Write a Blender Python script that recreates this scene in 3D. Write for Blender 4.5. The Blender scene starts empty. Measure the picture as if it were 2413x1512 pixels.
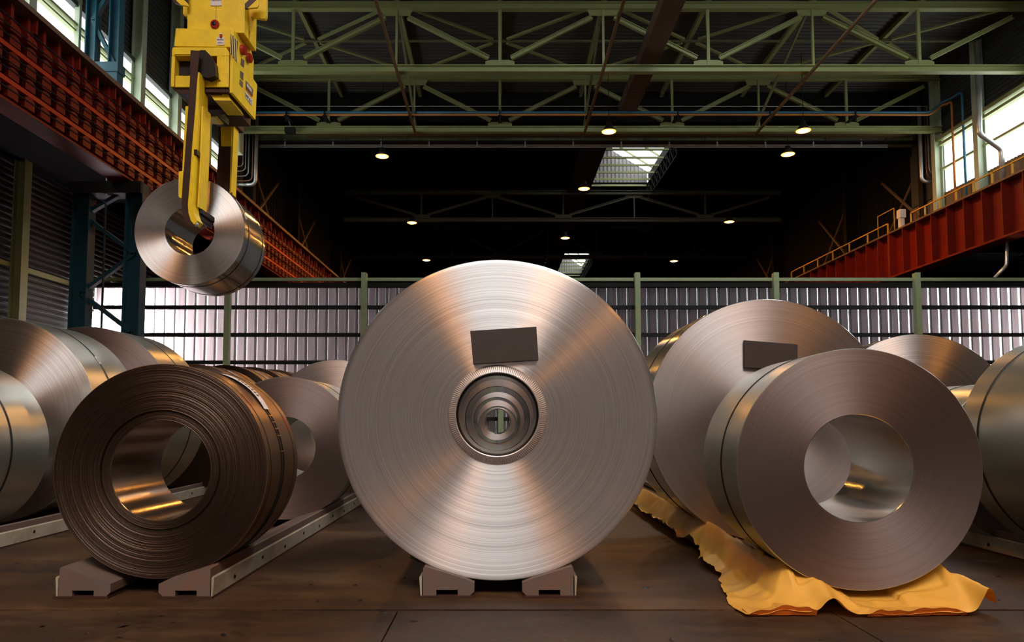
import bpy, bmesh, math, random
from mathutils import Vector, Matrix
random.seed(7)
scene = bpy.context.scene
COL = scene.collection

# ---------------------------------------------------------------- camera, world, exposure
F = 1700.0; TH = math.radians(3.75); CX = 1178.0; CY = 985 - F * math.tan(TH); EYE = 1.08
cam_data = bpy.data.cameras.new('camera')
cam = bpy.data.objects.new('camera', cam_data); COL.objects.link(cam)
cam.location = (0, 0, EYE); cam.rotation_euler = (math.pi / 2 + TH, 0, 0)
cam_data.sensor_fit = 'HORIZONTAL'; cam_data.sensor_width = 36
cam_data.lens = 36 * F / 2413
cam_data.shift_x = (1206.5 - CX) / 2413
cam_data.shift_y = -(756 - CY) / 2413
cam_data.clip_end = 300; cam_data.clip_start = 0.05
scene.camera = cam

world = bpy.data.worlds.new('overcast_sky'); scene.world = world; world.use_nodes = True
wn = world.node_tree.nodes; wb = wn['Background']
wb.inputs[0].default_value = (0.85, 0.93, 1.0, 1); wb.inputs[1].default_value = 1.0

scene.view_settings.view_transform = 'Standard'
scene.view_settings.look = 'None'
scene.view_settings.gamma = 1
scene.view_settings.use_curve_mapping = False
scene.view_settings.exposure = 0.12

SKY_PANE = 3.2       # radiance of the glazing seen against the overcast sky
LAMP = 660.0         # radiance of a high bay lamp mouth
REAR_FILL = 0.07           # radiance of a fill panel added behind the camera

# ---------------------------------------------------------------- measuring helpers
_c, _s = math.cos(TH), math.sin(TH)
def _ray(px, py):
    u = (px - CX) / F; v = (CY - py) / F
    return Vector((u, _c - v * _s, _s + v * _c))
def at_y(px, py, Y):
    d = _ray(px, py); t = Y / d.y
    return Vector((d.x * t, Y, EYE + d.z * t))
def at_x(px, py, X):
    d = _ray(px, py); t = X / d.x
    return Vector((X, d.y * t, EYE + d.z * t))
def on_floor(px, py, Z=0.0):
    d = _ray(px, py); t = (Z - EYE) / d.z
    return Vector((d.x * t, d.y * t, Z))

# ---------------------------------------------------------------- materials
MATS = {}
def new_mat(name):
    m = bpy.data.materials.new(name); m.use_nodes = True
    MATS[name] = m
    return m, m.node_tree.nodes, m.node_tree.links, m.node_tree.nodes['Principled BSDF']

def painted(name, col, rough=0.5, metal=0.0, wear=None, wear_amt=0.35, scale=3.0, bump=0.15, spec=0.5, streak=(1, 1, 1)):
    """paint or raw surface with patchy wear that keeps its place on the thing"""
    m, N, L, b = new_mat(name)
    tc = N.new('ShaderNodeTexCoord'); mp = N.new('ShaderNodeMapping')
    mp.inputs['Scale'].default_value = streak
    L.new(tc.outputs['Object'], mp.inputs['Vector'])
    n = N.new('ShaderNodeTexNoise'); n.inputs['Scale'].default_value = scale
    n.inputs['Detail'].default_value = 8; n.inputs['Roughness'].default_value = 0.65
    L.new(mp.outputs[0], n.inputs['Vector'])
    r = N.new('ShaderNodeValToRGB')
    r.color_ramp.elements[0].position = 0.42; r.color_ramp.elements[1].position = 0.72
    r.color_ramp.elements[0].color = (0, 0, 0, 1)
    r.color_ramp.elements[1].color = (wear_amt, wear_amt, wear_amt, 1)
    L.new(n.outputs['Fac'], r.inputs['Fac'])
    mx = N.new('ShaderNodeMix'); mx.data_type = 'RGBA'
    w = wear or tuple(c * 0.45 for c in col)
    mx.inputs[6].default_value = (*col, 1); mx.inputs[7].default_value = (*w, 1)
    L.new(r.outputs['Color'], mx.inputs[0])
    L.new(mx.outputs[2], b.inputs['Base Color'])
    b.inputs['Roughness'].default_value = rough; b.inputs['Metallic'].default_value = metal
    b.inputs['Specular IOR Level'].default_value = spec
    if bump:
        bp = N.new('ShaderNodeBump'); bp.inputs['Strength'].default_value = bump; bp.inputs['Distance'].default_value = 0.01
        n2 = N.new('ShaderNodeTexNoise'); n2.inputs['Scale'].default_value = scale * 12; n2.inputs['Detail'].default_value = 4
        L.new(mp.outputs[0], n2.inputs['Vector']); L.new(n2.outputs['Fac'], bp.inputs['Height'])
        L.new(bp.outputs[0], b.inputs['Normal'])
    return m

def glow(name, col, strength):
    m, N, L, b = new_mat(name)
    b.inputs['Base Color'].default_value = (0.8, 0.8, 0.8, 1)
    b.inputs['Emission Color'].default_value = (*col, 1)
    b.inputs['Emission Strength'].default_value = strength
    return m

def radius_node(N, L):
    tc = N.new('ShaderNodeTexCoord'); sp = N.new('ShaderNodeSeparateXYZ')
    L.new(tc.outputs['Object'], sp.inputs[0])
    cb = N.new('ShaderNodeCombineXYZ'); L.new(sp.outputs[0], cb.inputs[0]); L.new(sp.outputs[1], cb.inputs[1])
    ln = N.new('ShaderNodeVectorMath'); ln.operation = 'LENGTH'; L.new(cb.outputs[0], ln.inputs[0])
    return tc, sp, ln.outputs['Value']

def coil_face(name, dark, light, rough=0.36, aniso=0.85, ring=1.0, bump=0.25):
    """sheared edges of the wound strip: fine circular grooves, brushed metal"""
    m, N, L, b = new_mat(name)
    tc, sp, rad = radius_node(N, L)
    def ring_noise(freq, detail, off, wob=0.0):
        mu = N.new('ShaderNodeMath'); mu.operation = 'MULTIPLY'; L.new(rad, mu.inputs[0]); mu.inputs[1].default_value = freq
        ad = N.new('ShaderNodeMath'); ad.operation = 'ADD'; L.new(mu.outputs[0], ad.inputs[0]); ad.inputs[1].default_value = off
        oi = N.new('ShaderNodeObjectInfo')
        ad2 = N.new('ShaderNodeMath'); ad2.operation = 'MULTIPLY_ADD'
        L.new(oi.outputs['Random'], ad2.inputs[0]); ad2.inputs[1].default_value = 40; L.new(ad.outputs[0], ad2.inputs[2])
        cb = N.new('ShaderNodeCombineXYZ'); L.new(ad2.outputs[0], cb.inputs[0])
        if wob:
            w = N.new('ShaderNodeVectorMath'); w.operation = 'SCALE'; L.new(tc.outputs['Object'], w.inputs[0]); w.inputs['Scale'].default_value = wob
            a3 = N.new('ShaderNodeVectorMath'); a3.operation = 'ADD'; L.new(cb.outputs[0], a3.inputs[0]); L.new(w.outputs[0], a3.inputs[1])
            src = a3.outputs[0]
        else:
            src = cb.outputs[0]
        n = N.new('ShaderNodeTexNoise'); n.inputs['Scale'].default_value = 1; n.inputs['Detail'].default_value = detail
        n.inputs['Roughness'].default_value = 0.7
        L.new(src, n.inputs['Vector'])
        return n.outputs['Fac']
    fine = ring_noise(330, 3, 0, 0.5); mid = ring_noise(110, 5, 13, 0.3)
    av = N.new('ShaderNodeMath'); av.operation = 'ADD'; L.new(fine, av.inputs[0]); L.new(mid, av.inputs[1])
    mr = N.new('ShaderNodeMapRange'); mr.inputs[1].default_value = 0.72; mr.inputs[2].default_value = 1.28
    L.new(av.outputs[0], mr.inputs[0])
    mx = N.new('ShaderNodeMix'); mx.data_type = 'RGBA'
    mx.inputs[6].default_value = (*dark, 1); mx.inputs[7].default_value = (*light, 1)
    L.new(mr.outputs[0], mx.inputs[0]); L.new(mx.outputs[2], b.inputs['Base Color'])
    b.inputs['Metallic'].default_value = 1.0
    rr = N.new('ShaderNodeMapRange'); rr.inputs[3].default_value = rough - 0.07 * ring; rr.inputs[4].default_value = rough + 0.10 * ring
    L.new(fine, rr.inputs[0]); L.new(rr.outputs[0], b.inputs['Roughness'])
    b.inputs['Anisotropic'].default_value = aniso
    b.inputs['Anisotropic Rotation'].default_value = 0.25
    tg = N.new('ShaderNodeTangent'); tg.direction_type = 'RADIAL'; tg.axis = 'Z'
    L.new(tg.outputs[0], b.inputs['Tangent'])
    bp = N.new('ShaderNodeBump'); bp.inputs['Strength'].default_value = bump; bp.inputs['Distance'].default_value = 0.002
    L.new(av.outputs[0], bp.inputs['Height']); L.new(bp.outputs[0], b.inputs['Normal'])
    return m

def coil_sheet(name, col, rough=0.3, metal=0.9, aniso=0.5, stain=0.25):
    """outer and inner wrap: smooth rolled sheet with faint lengthwise bands"""
    m, N, L, b = new_mat(name)
    tc, sp, rad = radius_node(N, L)
    cb = N.new('ShaderNodeCombineXYZ')
    mu = N.new('ShaderNodeMath'); mu.operation = 'MULTIPLY'; L.new(sp.outputs[2], mu.inputs[0]); mu.inputs[1].default_value = 22
    L.new(mu.outputs[0], cb.inputs[2])
    n = N.new('ShaderNodeTexNoise'); n.inputs['Scale'].default_value = 1; n.inputs['Detail'].default_value = 5
    L.new(cb.outputs[0], n.inputs['Vector'])
    n2 = N.new('ShaderNodeTexNoise'); n2.inputs['Scale'].default_value = 2.5; n2.inputs['Detail'].default_value = 6
    L.new(tc.outputs['Object'], n2.inputs['Vector'])
    mx = N.new('ShaderNodeMix'); mx.data_type = 'RGBA'
    mx.inputs[6].default_value = (*col, 1); mx.inputs[7].default_value = (*[c * (1 - stain) for c in col], 1)
    L.new(n2.outputs['Fac'], mx.inputs[0]); L.new(mx.outputs[2], b.inputs['Base Color'])
    b.inputs['Metallic'].default_value = metal
    mr = N.new('ShaderNodeMapRange'); mr.inputs[3].default_value = rough - 0.01; mr.inputs[4].default_value = rough + 0.02
    L.new(n.outputs['Fac'], mr.inputs[0]); L.new(mr.outputs[0], b.inputs['Roughness'])
    return m

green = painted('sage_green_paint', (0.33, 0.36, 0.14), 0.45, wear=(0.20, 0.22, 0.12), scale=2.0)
green_post = painted('pale_green_post_paint', (0.33, 0.38, 0.19), 0.5, wear=(0.2, 0.22, 0.14), scale=4.0)
green_wall = painted('brightened_green_steel', (0.42, 0.48, 0.34), 0.45, wear=(0.3, 0.33, 0.24))  # paler green: the window light on the posts is put into the colour
green_dim = painted('dull_green_paint', (0.22, 0.24, 0.11), 0.55, wear=(0.06, 0.05, 0.03), wear_amt=0.6)  # darker green with near-black patches
green_far = painted('gloom_dark_green_paint', (0.07, 0.065, 0.032), 0.6)  # darker copy of the green, carrying the gloom of the far hall
dark_steel = painted('very_dark_steel', (0.016, 0.014, 0.012), 0.75, spec=0.2)  # very dark steel with darker patches, for frames, rods and back walls
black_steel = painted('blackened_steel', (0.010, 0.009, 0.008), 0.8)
rust_tie = painted('rust_brown_bar', (0.16, 0.085, 0.035), 0.6)
blue_low = painted('darker_blue_paint', (0.010, 0.040, 0.055), 0.5, wear=(0.006, 0.015, 0.02), spec=0.2)  # darker than the blue of the upper column
duct_mat = painted('brown_duct_paint', (0.10, 0.05, 0.035), 0.5, wear=(0.05, 0.03, 0.02))
red = painted('oxide_red_paint', (0.18, 0.011, 0.004), 0.5, wear=(0.06, 0.008, 0.005), wear_amt=0.5, spec=0.15, scale=1.5)
red_bar = painted('bright_red_lead_paint', (0.45, 0.035, 0.010), 0.42, wear=(0.2, 0.02, 0.01), spec=0.2)
flange_mat = painted('dusty_brown_flange', (0.14, 0.075, 0.045), 0.55)
blue = painted('petrol_blue_paint', (0.018, 0.10, 0.14), 0.45, wear=(0.01, 0.05, 0.07))
blue_pipe = painted('blue_pipe_paint', (0.05, 0.20, 0.32), 0.4)
orange_pipe = painted('orange_pipe_paint', (0.55, 0.20, 0.03), 0.45)
zinc = painted('galvanised_pipe', (0.55, 0.55, 0.53), 0.35, metal=0.7)
copper = painted('copper_pipe', (0.35, 0.15, 0.08), 0.4, metal=0.6)
yellow = painted('crane_yellow_paint', (0.90, 0.62, 0.006), 0.42, wear=(0.62, 0.38, 0.02), wear_amt=0.55, scale=5.0, bump=0.05)
yellow_rail = painted('yellow_rail_paint', (0.65, 0.36, 0.03), 0.5)
rust_plate = painted('rusty_brown_plate', (0.050, 0.020, 0.012), 0.55, wear=(0.02, 0.01, 0.007), spec=0.25, scale=6)
grease = painted('greasy_dark_metal', (0.012, 0.008, 0.007), 0.45, spec=0.25)
red_lens = painted('red_lamp_lens', (0.35, 0.012, 0.008), 0.2, spec=0.8, bump=0)
white_sign = painted('off_white_sign', (0.78, 0.72, 0.68), 0.5, bump=0)
black_ink = painted('black_print', (0.015, 0.012, 0.012), 0.5, bump=0)
red_ink = painted('red_print', (0.45, 0.03, 0.02), 0.5, bump=0)
grey_sign = painted('dark_grey_plate', (0.07, 0.06, 0.06), 0.4, bump=0)
pad_mat = painted('dark_brown_rubber', (0.034, 0.020, 0.016), 0.55, wear=(0.05, 0.033, 0.025), scale=7, bump=0.04)
strap_mat = painted('black_steel_strapping', (0.012, 0.012, 0.012), 0.35, metal=0.3, bump=0)
clip_mat = painted('brass_coloured_clip', (0.8, 0.42, 0.12), 0.3, metal=0.8, bump=0)
cradle_mat = painted('scuffed_cradle_rubber', (0.125, 0.088, 0.072), 0.6, wear=(0.17, 0.075, 0.035), wear_amt=0.8, scale=5)
side_plate_mat = painted('pale_worn_steel_plate', (0.42, 0.38, 0.28), 0.5, wear=(0.20, 0.13, 0.07), wear_amt=0.8, scale=3)
side_sheet = painted('dark_wall_cladding', (0.055, 0.048, 0.038), 0.7, spec=0.2, wear=(0.03, 0.02, 0.016), wear_amt=0.7, scale=1.0, streak=(1, 0.3, 3))
upper_sheet = painted('upper_wall_cladding', (0.045, 0.048, 0.042), 0.6)
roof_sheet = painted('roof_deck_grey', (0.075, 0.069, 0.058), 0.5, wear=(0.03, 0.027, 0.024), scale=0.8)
dark_roof = painted('gloom_dark_roof', (0.005, 0.004, 0.004), 0.9, spec=0.1)  # gloom of the far roof and the aisles put into the colour
far_wall = painted('gloom_dark_cladding', (0.005, 0.0035, 0.0025), 0.8, spec=0.2)  # darkness of the far hall put into the colour
monitor_sheet = painted('monitor_grey_cladding', (0.28, 0.25, 0.24), 0.6)

pane_mat = glow('bright_sky_glazing', (0.90, 0.97, 1.0), SKY_PANE)
rear_fill_pane = glow('added_rear_fill', (0.86, 0.94, 1.0), REAR_FILL)  # added glow that lifts the coil faces
skylight_pane = glow('roof_light_glazing', (0.88, 0.95, 1.0), 9.8)
over_pane = glow('overhead_roof_light_glazing', (0.86, 0.95, 1.0), 13.0)
backlight_pane = glow('added_side_backlight', (0.93, 0.97, 1.0), 680.0)  # added glow to light the partition from behind
backlight_dim = glow('added_weaker_backlight', (0.93, 0.97, 1.0), 340.0)  # weaker added glow for the right end of the partition
lamp_mat = glow('sodium_lamp_glass', (1.0, 0.40, 0.075), LAMP)
lamp_rim = glow('glowing_reflector_rim', (1.0, 0.30, 0.02), 4.0)  # lamplight on the reflector rim, put in as a glow of its own
beacon = glow('white_work_light', (1, 1, 1), 3)

face_bright = coil_face('bright_strip_edges', (0.44, 0.385, 0.35), (0.82, 0.755, 0.71), 0.38, 0.97, 1.0, 0.15)
face_soft = coil_face('satin_strip_edges', (0.48, 0.42, 0.39), (0.66, 0.59, 0.55), 0.42, 0.8, 0.5, 0.15)
face_dull = coil_face('dull_strip_edges', (0.21, 0.155, 0.135), (0.29, 0.22, 0.195), 0.50, 0.7, 0.4, 0.12)
face_dark = coil_face('dark_hot_rolled_edges', (0.072, 0.045, 0.032), (0.175, 0.118, 0.088), 0.46, 0.5, 0.6, 0.3)
sheet_zinc = coil_sheet('galvanised_wrap', (0.54, 0.60, 0.56), 0.30)
bore_steel = coil_sheet('dark_polished_bore', (0.10, 0.11, 0.10), 0.12)
sheet_mirror = coil_sheet('shiny_wrap', (0.55, 0.57, 0.54), 0.15)
sheet_dark = coil_sheet('oiled_dark_wrap', (0.27, 0.155, 0.085), 0.32, 0.75)
bore_dark = coil_sheet('oiled_dark_bore', (0.30, 0.24, 0.19), 0.17, 0.9)

# floor
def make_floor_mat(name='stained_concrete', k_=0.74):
    m, N, L, b = new_mat(name)
    tc = N.new('ShaderNodeTexCoord')
    n1 = N.new('ShaderNodeTexNoise'); n1.inputs['Scale'].default_value = 0.8; n1.inputs['Detail'].default_value = 10; n1.inputs['Roughness'].default_value = 0.7
    mp = N.new('ShaderNodeMapping'); mp.inputs['Scale'].default_value = (0.6, 1.7, 1)
    L.new(tc.outputs['Object'], mp.inputs[0]); L.new(mp.outputs[0], n1.inputs['Vector'])
    r = N.new('ShaderNodeValToRGB'); e = r.color_ramp.elements
    e[0].position = 0.36; e[0].color = (0.030, 0.014, 0.006, 1)
    e[1].position = 0.66; e[1].color = (0.16, 0.082, 0.033, 1)
    k = r.color_ramp.elements.new(0.52); k.color = (0.082, 0.036, 0.012, 1)
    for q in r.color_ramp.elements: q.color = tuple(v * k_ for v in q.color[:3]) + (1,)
    L.new(n1.outputs['Fac'], r.inputs['Fac'])
    n2 = N.new('ShaderNodeTexNoise'); n2.inputs['Scale'].default_value = 14; n2.inputs['Detail'].default_value = 8; n2.inputs['Roughness'].default_value = 0.75
    L.new(tc.outputs['Object'], n2.inputs['Vector'])
    r2 = N.new('ShaderNodeValToRGB'); r2.color_ramp.elements[0].position = 0.33; r2.color_ramp.elements[0].color = (0.35, 0.3, 0.28, 1)
    r2.color_ramp.elements[1].position = 0.55; r2.color_ramp.elements[1].color = (1, 1, 1, 1)
    L.new(n2.outputs['Fac'], r2.inputs['Fac'])
    mx = N.new('ShaderNodeMix'); mx.data_type = 'RGBA'; mx.blend_type = 'MULTIPLY'; mx.inputs[0].default_value = 0.7
    L.new(r.outputs[0], mx.inputs[6]); L.new(r2.outputs[0], mx.inputs[7])
    n3 = N.new('ShaderNodeTexNoise'); n3.inputs['Scale'].default_value = 60; n3.inputs['Detail'].default_value = 2
    L.new(tc.outputs['Object'], n3.inputs['Vector'])
    r3 = N.new('ShaderNodeValToRGB'); r3.color_ramp.elements[0].position = 0.74; r3.color_ramp.elements[0].color = (0, 0, 0, 1)
    r3.color_ramp.elements[1].position = 0.78; r3.color_ramp.elements[1].color = (1, 1, 1, 1)
    L.new(n3.outputs['Fac'], r3.inputs['Fac'])
    mx2 = N.new('ShaderNodeMix'); mx2.data_type = 'RGBA'; mx2.inputs[7].default_value = (0.25, 0.2, 0.16, 1)
    L.new(r3.outputs[0], mx2.inputs[0]); L.new(mx.outputs[2], mx2.inputs[6])
    L.new(mx2.outputs[2], b.inputs['Base Color'])
    mr = N.new('ShaderNodeMapRange'); mr.inputs[3].default_value = 0.42; mr.inputs[4].default_value = 0.75
    L.new(n2.outputs['Fac'], mr.inputs[0]); L.new(mr.outputs[0], b.inputs['Roughness'])
    b.inputs['Specular IOR Level'].default_value = 0.3
    bp = N.new('ShaderNodeBump'); bp.inputs['Strength'].default_value = 0.35; bp.inputs['Distance'].default_value = 0.01
    L.new(n2.outputs['Fac'], bp.inputs['Height']); L.new(bp.outputs[0], b.inputs['Normal'])
    return m
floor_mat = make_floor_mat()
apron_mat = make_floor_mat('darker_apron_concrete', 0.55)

# translucent cladding of the partition, and the waxed yellow paper
def thin_sheet(name, col, trans, dirt=None, streak=(8, 1, 0.4), mixf=0.5):
    m, N, L, b = new_mat(name)
    out = N['Material Output']
    tc = N.new('ShaderNodeTexCoord'); mp = N.new('ShaderNodeMapping'); mp.inputs['Scale'].default_value = streak
    L.new(tc.outputs['Object'], mp.inputs[0])
    n = N.new('ShaderNodeTexNoise'); n.inputs['Scale'].default_value = 1.5; n.inputs['Detail'].default_value = 7
    L.new(mp.outputs[0], n.inputs['Vector'])
    mx = N.new('ShaderNodeMix'); mx.data_type = 'RGBA'
    mx.inputs[6].default_value = (*trans, 1); mx.inputs[7].default_value = (*(dirt or trans), 1)
    L.new(n.outputs['Fac'], mx.inputs[0])
    t = N.new('ShaderNodeBsdfTranslucent'); L.new(mx.outputs[2], t.inputs[0])
    b.inputs['Base Color'].default_value = (*col, 1); b.inputs['Roughness'].default_value = 0.55
    ms = N.new('ShaderNodeMixShader'); ms.inputs[0].default_value = mixf
    L.new(b.outputs[0], ms.inputs[1]); L.new(t.outputs[0], ms.inputs[2]); L.new(ms.outputs[0], out.inputs[0])
    return m
panel_dim = thin_sheet('dim_streaky_panel', (0.06, 0.045, 0.042), (0.19, 0.145, 0.15), (0.05, 0.036, 0.036))  # streaky dirt, and darker than the ribs to paint in the transmitted light
rib_bright = thin_sheet('bright_translucent_rib', (0.12, 0.12, 0.13), (0.60, 0.59, 0.61))  # paler lines: light passing through the ribs is put into the colour

def make_paper():
    m, N, L, b = new_mat('yellow_waxed_paper')
    out = N['Material Output']
    g = N.new('ShaderNodeNewGeometry')
    mx = N.new('ShaderNodeMix'); mx.data_type = 'RGBA'
    mx.inputs[6].default_value = (0.86, 0.45, 0.065, 1); mx.inputs[7].default_value = (0.62, 0.12, 0.008, 1)
    L.new(g.outputs['Backfacing'], mx.inputs[0]); L.new(mx.outputs[2], b.inputs['Base Color'])
    b.inputs['Roughness'].default_value = 0.42
    t = N.new('ShaderNodeBsdfTranslucent'); t.inputs[0].default_value = (0.75, 0.25, 0.02, 1)
    ms = N.new('ShaderNodeMixShader'); ms.inputs[0].default_value = 0.22
    L.new(b.outputs[0], ms.inputs[1]); L.new(t.outputs[0], ms.inputs[2]); L.new(ms.outputs[0], out.inputs[0])
    return m
paper_mat = make_paper()

def make_stripes(name, a, bcol, freq, ang):
    m, N, L, b = new_mat(name)
    tc = N.new('ShaderNodeTexCoord'); mp = N.new('ShaderNodeMapping'); mp.inputs['Rotation'].default_value = (0, 0, 0)
    w = N.new('ShaderNodeVectorMath'); w.operation = 'DOT_PRODUCT'
    w.inputs[1].default_value = ang
    L.new(tc.outputs['Object'], w.inputs[0])
    mu = N.new('ShaderNodeMath'); mu.operation = 'MULTIPLY'; mu.inputs[1].default_value = freq; L.new(w.outputs['Value'], mu.inputs[0])
    fr = N.new('ShaderNodeMath'); fr.operation = 'FRACT'; L.new(mu.outputs[0], fr.inputs[0])
    gt = N.new('ShaderNodeMath'); gt.operation = 'GREATER_THAN'; gt.inputs[1].default_value = 0.52; L.new(fr.outputs[0], gt.inputs[0])
    mx = N.new('ShaderNodeMix'); mx.data_type = 'RGBA'; mx.inputs[6].default_value = (*a, 1); mx.inputs[7].default_value = (*bcol, 1)
    L.new(gt.outputs[0], mx.inputs[0]); L.new(mx.outputs[2], b.inputs['Base Color'])
    b.inputs['Roughness'].default_value = 0.4
    return m
stripe_side = make_stripes('hazard_stripes_side', (0.80, 0.62, 0.22), (0.02, 0.012, 0.01), 13.0, (0, 1.0, 0.20))
stripe_wing = make_stripes('hazard_stripes_wing', (0.86, 0.58, 0.012), (0.02, 0.012, 0.01), 6.5, (0.75, 0, -0.75))
stripe_wing2 = make_stripes('hazard_stripes_wing_mirrored', (0.86, 0.58, 0.012), (0.02, 0.012, 0.01), 6.5, (0.75, 0, 0.75))

# ---------------------------------------------------------------- mesh builder
class MB:
    def __init__(self):
        self.v = []; self.f = []; self.m = []; self.sm = []
    def add(self, vs, fs, mi=0, smooth=False):
        o = len(self.v); self.v += [tuple(x) for x in vs]
        for f in fs:
            self.f.append(tuple(i + o for i in f)); self.m.append(mi); self.sm.append(smooth)
        return self
    def box(self, x0, x1, y0, y1, z0, z1, mi=0):
        vs = [(x, y, z) for z in (z0, z1) for y in (y0, y1) for x in (x0, x1)]
        return self.add(vs, [(0, 2, 3, 1), (4, 5, 7, 6), (0, 1, 5, 4), (2, 6, 7, 3), (0, 4, 6, 2), (1, 3, 7, 5)], mi)
    def bar(self, p0, p1, w, h, up=(0, 0, 1), mi=0):
        p0 = Vector(p0); p1 = Vector(p1); d = (p1 - p0).normalized(); up = Vector(up)
        if abs(d.dot(up)) > 0.95: up = Vector((0, 1, 0))
        s = d.cross(up).normalized(); u = s.cross(d).normalized()
        vs = []
        for p in (p0, p1):
            for a, b in ((-1, -1), (1, -1), (1, 1), (-1, 1)):
                vs.append(p + s * (a * w / 2) + u * (b * h / 2))
        return self.add(vs, [(3, 2, 1, 0), (4, 5, 6, 7), (0, 1, 5, 4), (1, 2, 6, 5), (2, 3, 7, 6), (3, 0, 4, 7)], mi)
    def ibeam(self, p0, p1, w, h, t=0.02, up=(0, 0, 1), mi=0):
        p0 = Vector(p0); p1 = Vector(p1); d = (p1 - p0).normalized(); upv = Vector(up)
        s = d.cross(upv).normalized(); u = s.cross(d).normalized()
        self.bar(p0 + u * (h / 2 - t / 2), p1 + u * (h / 2 - t / 2), w, t, up, mi)
        self.bar(p0 - u * (h / 2 - t / 2), p1 - u * (h / 2 - t / 2), w, t, up, mi)
        return self.bar(p0, p1, t, h - 2 * t, up, mi)
    def prism(self, pts, d, mi=0, mi_cap=None):
        """closed polygon (3-D points) pushed along vector d"""
        n = len(pts); d = Vector(d); pts = [Vector(p) for p in pts]
        vs = pts + [p + d for p in pts]
        mc = mi if mi_cap is None else mi_cap
        self.add(vs, [tuple(range(n)), ], mc)
        o = len(self.v) - 2 * n
        self.f.append(tuple(o + n + i for i in reversed(range(n)))); self.m.append(mi); self.sm.append(False)
        for i in range(n):
            j = (i + 1) % n
            self.f.append((o + i, o + i + n, o + j + n, o + j)); self.m.append(mi); self.sm.append(False)
        return self
    def tube(self, path, r, seg=10, mi=0, closed=False, caps=True):
        path = [Vector(p) for p in path]; n = len(path); rings = []
        prev = None
        for i, p in enumerate(path):
            a = path[i - 1] if (i > 0 or closed) else p
            b = path[(i + 1) % n] if (i < n - 1 or closed) else p
            d = (b - a).normalized()
            if prev is None:
                s = d.cross(Vector((0, 0, 1)))
                if s.length < 0.05: s = d.cross(Vector((0, 1, 0)))
                s.normalize()
            else:
                s = (prev - d * prev.dot(d)).normalized()
            prev = s; u = s.cross(d)
            rings.append([p + s * (r * math.cos(2 * math.pi * k / seg)) + u * (r * math.sin(2 * math.pi * k / seg)) for k in range(seg)])
        vs = [v for rr in rings for v in rr]; fs = []
        m = n if closed else n - 1
        for i in range(m):
            a = i * seg; b = ((i + 1) % n) * seg
            for k in range(seg):
                k2 = (k + 1) % seg
                fs.append((a + k, b + k, b + k2, a + k2))
        self.add(vs, fs, mi, True)
        if caps and not closed:
            self.f.append(tuple(len(self.v) - len(vs) + k for k in range(seg))); self.m.append(mi); self.sm.append(False)
            self.f.append(tuple(len(self.v) - seg + k for k in reversed(range(seg)))); self.m.append(mi); self.sm.append(False)
        return self
    def lathe(self, prof, seg=128, closed=True, mats=None, smooth=True, M=None):
        """profile of (r, z) revolved about z"""
        n = len(prof); vs = []
        for k in range(seg):
            a = 2 * math.pi * k / seg; ca, sa = math.cos(a), math.sin(a)
            for r, z in prof:
                p = Vector((r * ca, r * sa, z))
                vs.append(M @ p if M else p)
        o = len(self.v); self.v += [tuple(v) for v in vs]
        m = n if closed else n - 1
        for k in range(seg):
            k2 = (k + 1) % seg
            for i in range(m):
                j = (i + 1) % n
                self.f.append((o + k * n + i, o + k2 * n + i, o + k2 * n + j, o + k * n + j))
                self.m.append(mats[i] if mats else 0); self.sm.append(smooth if isinstance(smooth, bool) else smooth[i])
        return self
    def build(self, name, mats, parent=None, loc=None, recalc=True, bevel=0):
        me = bpy.data.meshes.new(name)
        me.from_pydata(self.v, [], self.f)
        if not isinstance(mats, (list, tuple)): mats = [mats]
        for m in mats: me.materials.append(m)
        for p, mi, s in zip(me.polygons, self.m, self.sm):
            p.material_index = mi; p.use_smooth = s
        if recalc:
            bm = bmesh.new(); bm.from_mesh(me); bmesh.ops.recalc_face_normals(bm, faces=bm.faces); bm.to_mesh(me); bm.free()
        me.update()
        o = bpy.data.objects.new(name, me); COL.objects.link(o)
        if parent: o.parent = parent
        if loc is not None: o.location = loc
        if bevel:
            b = o.modifiers.new('bevel', 'BEVEL'); b.width = bevel; b.segments = 2; b.limit_method = 'ANGLE'
        return o

def tag(o, label, cat, group=None, kind=None):
    o['label'] = label; o['category'] = cat
    if group: o['group'] = group
    if kind: o['kind'] = kind
    return o
def thing(name, label, cat, loc=(0, 0, 0), group=None):
    o = bpy.data.objects.new(name, None); COL.objects.link(o); o.location = loc
    o.empty_display_size = 0.2
    return tag(o, label, cat, group)
def structure(o):
    o['kind'] = 'structure'; return o
def copy_tree(o, parent=None):
    c = o.copy(); COL.objects.link(c)
    if parent: c.parent = parent
    for ch in o.children: copy_tree(ch, c)
    return c

# ---------------------------------------------------------------- the hall
Y0, Y1 = -24.0, 96.0
XL, XR = -12.3, 20.0            # upper walls
DECK = 17.0
SPLIT = 34.6

structure(MB().box(-40, 45, 4.17, Y1, -0.3, 0.0).build('floor', floor_mat))
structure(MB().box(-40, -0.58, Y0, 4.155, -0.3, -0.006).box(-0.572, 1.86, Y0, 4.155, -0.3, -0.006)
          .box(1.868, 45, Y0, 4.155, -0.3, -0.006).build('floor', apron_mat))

def corrugated(axis_u, u0, u1, pitch, depth, make_pt, w0, w1, flat=0.32):
    """trapezoid sheet: ribs repeat along u, extruded along w"""
    mb = MB(); n = int(round((u1 - u0) / pitch)); prof = []
    for k in range(n):
        a = u0 + k * pitch
        prof += [(a, 0), (a + pitch * flat, 0), (a + pitch * (flat + 0.18), depth), (a + pitch * 0.82, depth)]
    prof.append((u0 + n * pitch, 0))
    vs = []; fs = []
    for (u, d) in prof:
        vs.append(make_pt(u, d, w0)); vs.append(make_pt(u, d, w1))
    for i in range(len(prof) - 1):
        fs.append((2 * i, 2 * i + 1, 2 * i + 3, 2 * i + 2))
    mb.add(vs, fs)
    return mb

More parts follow.
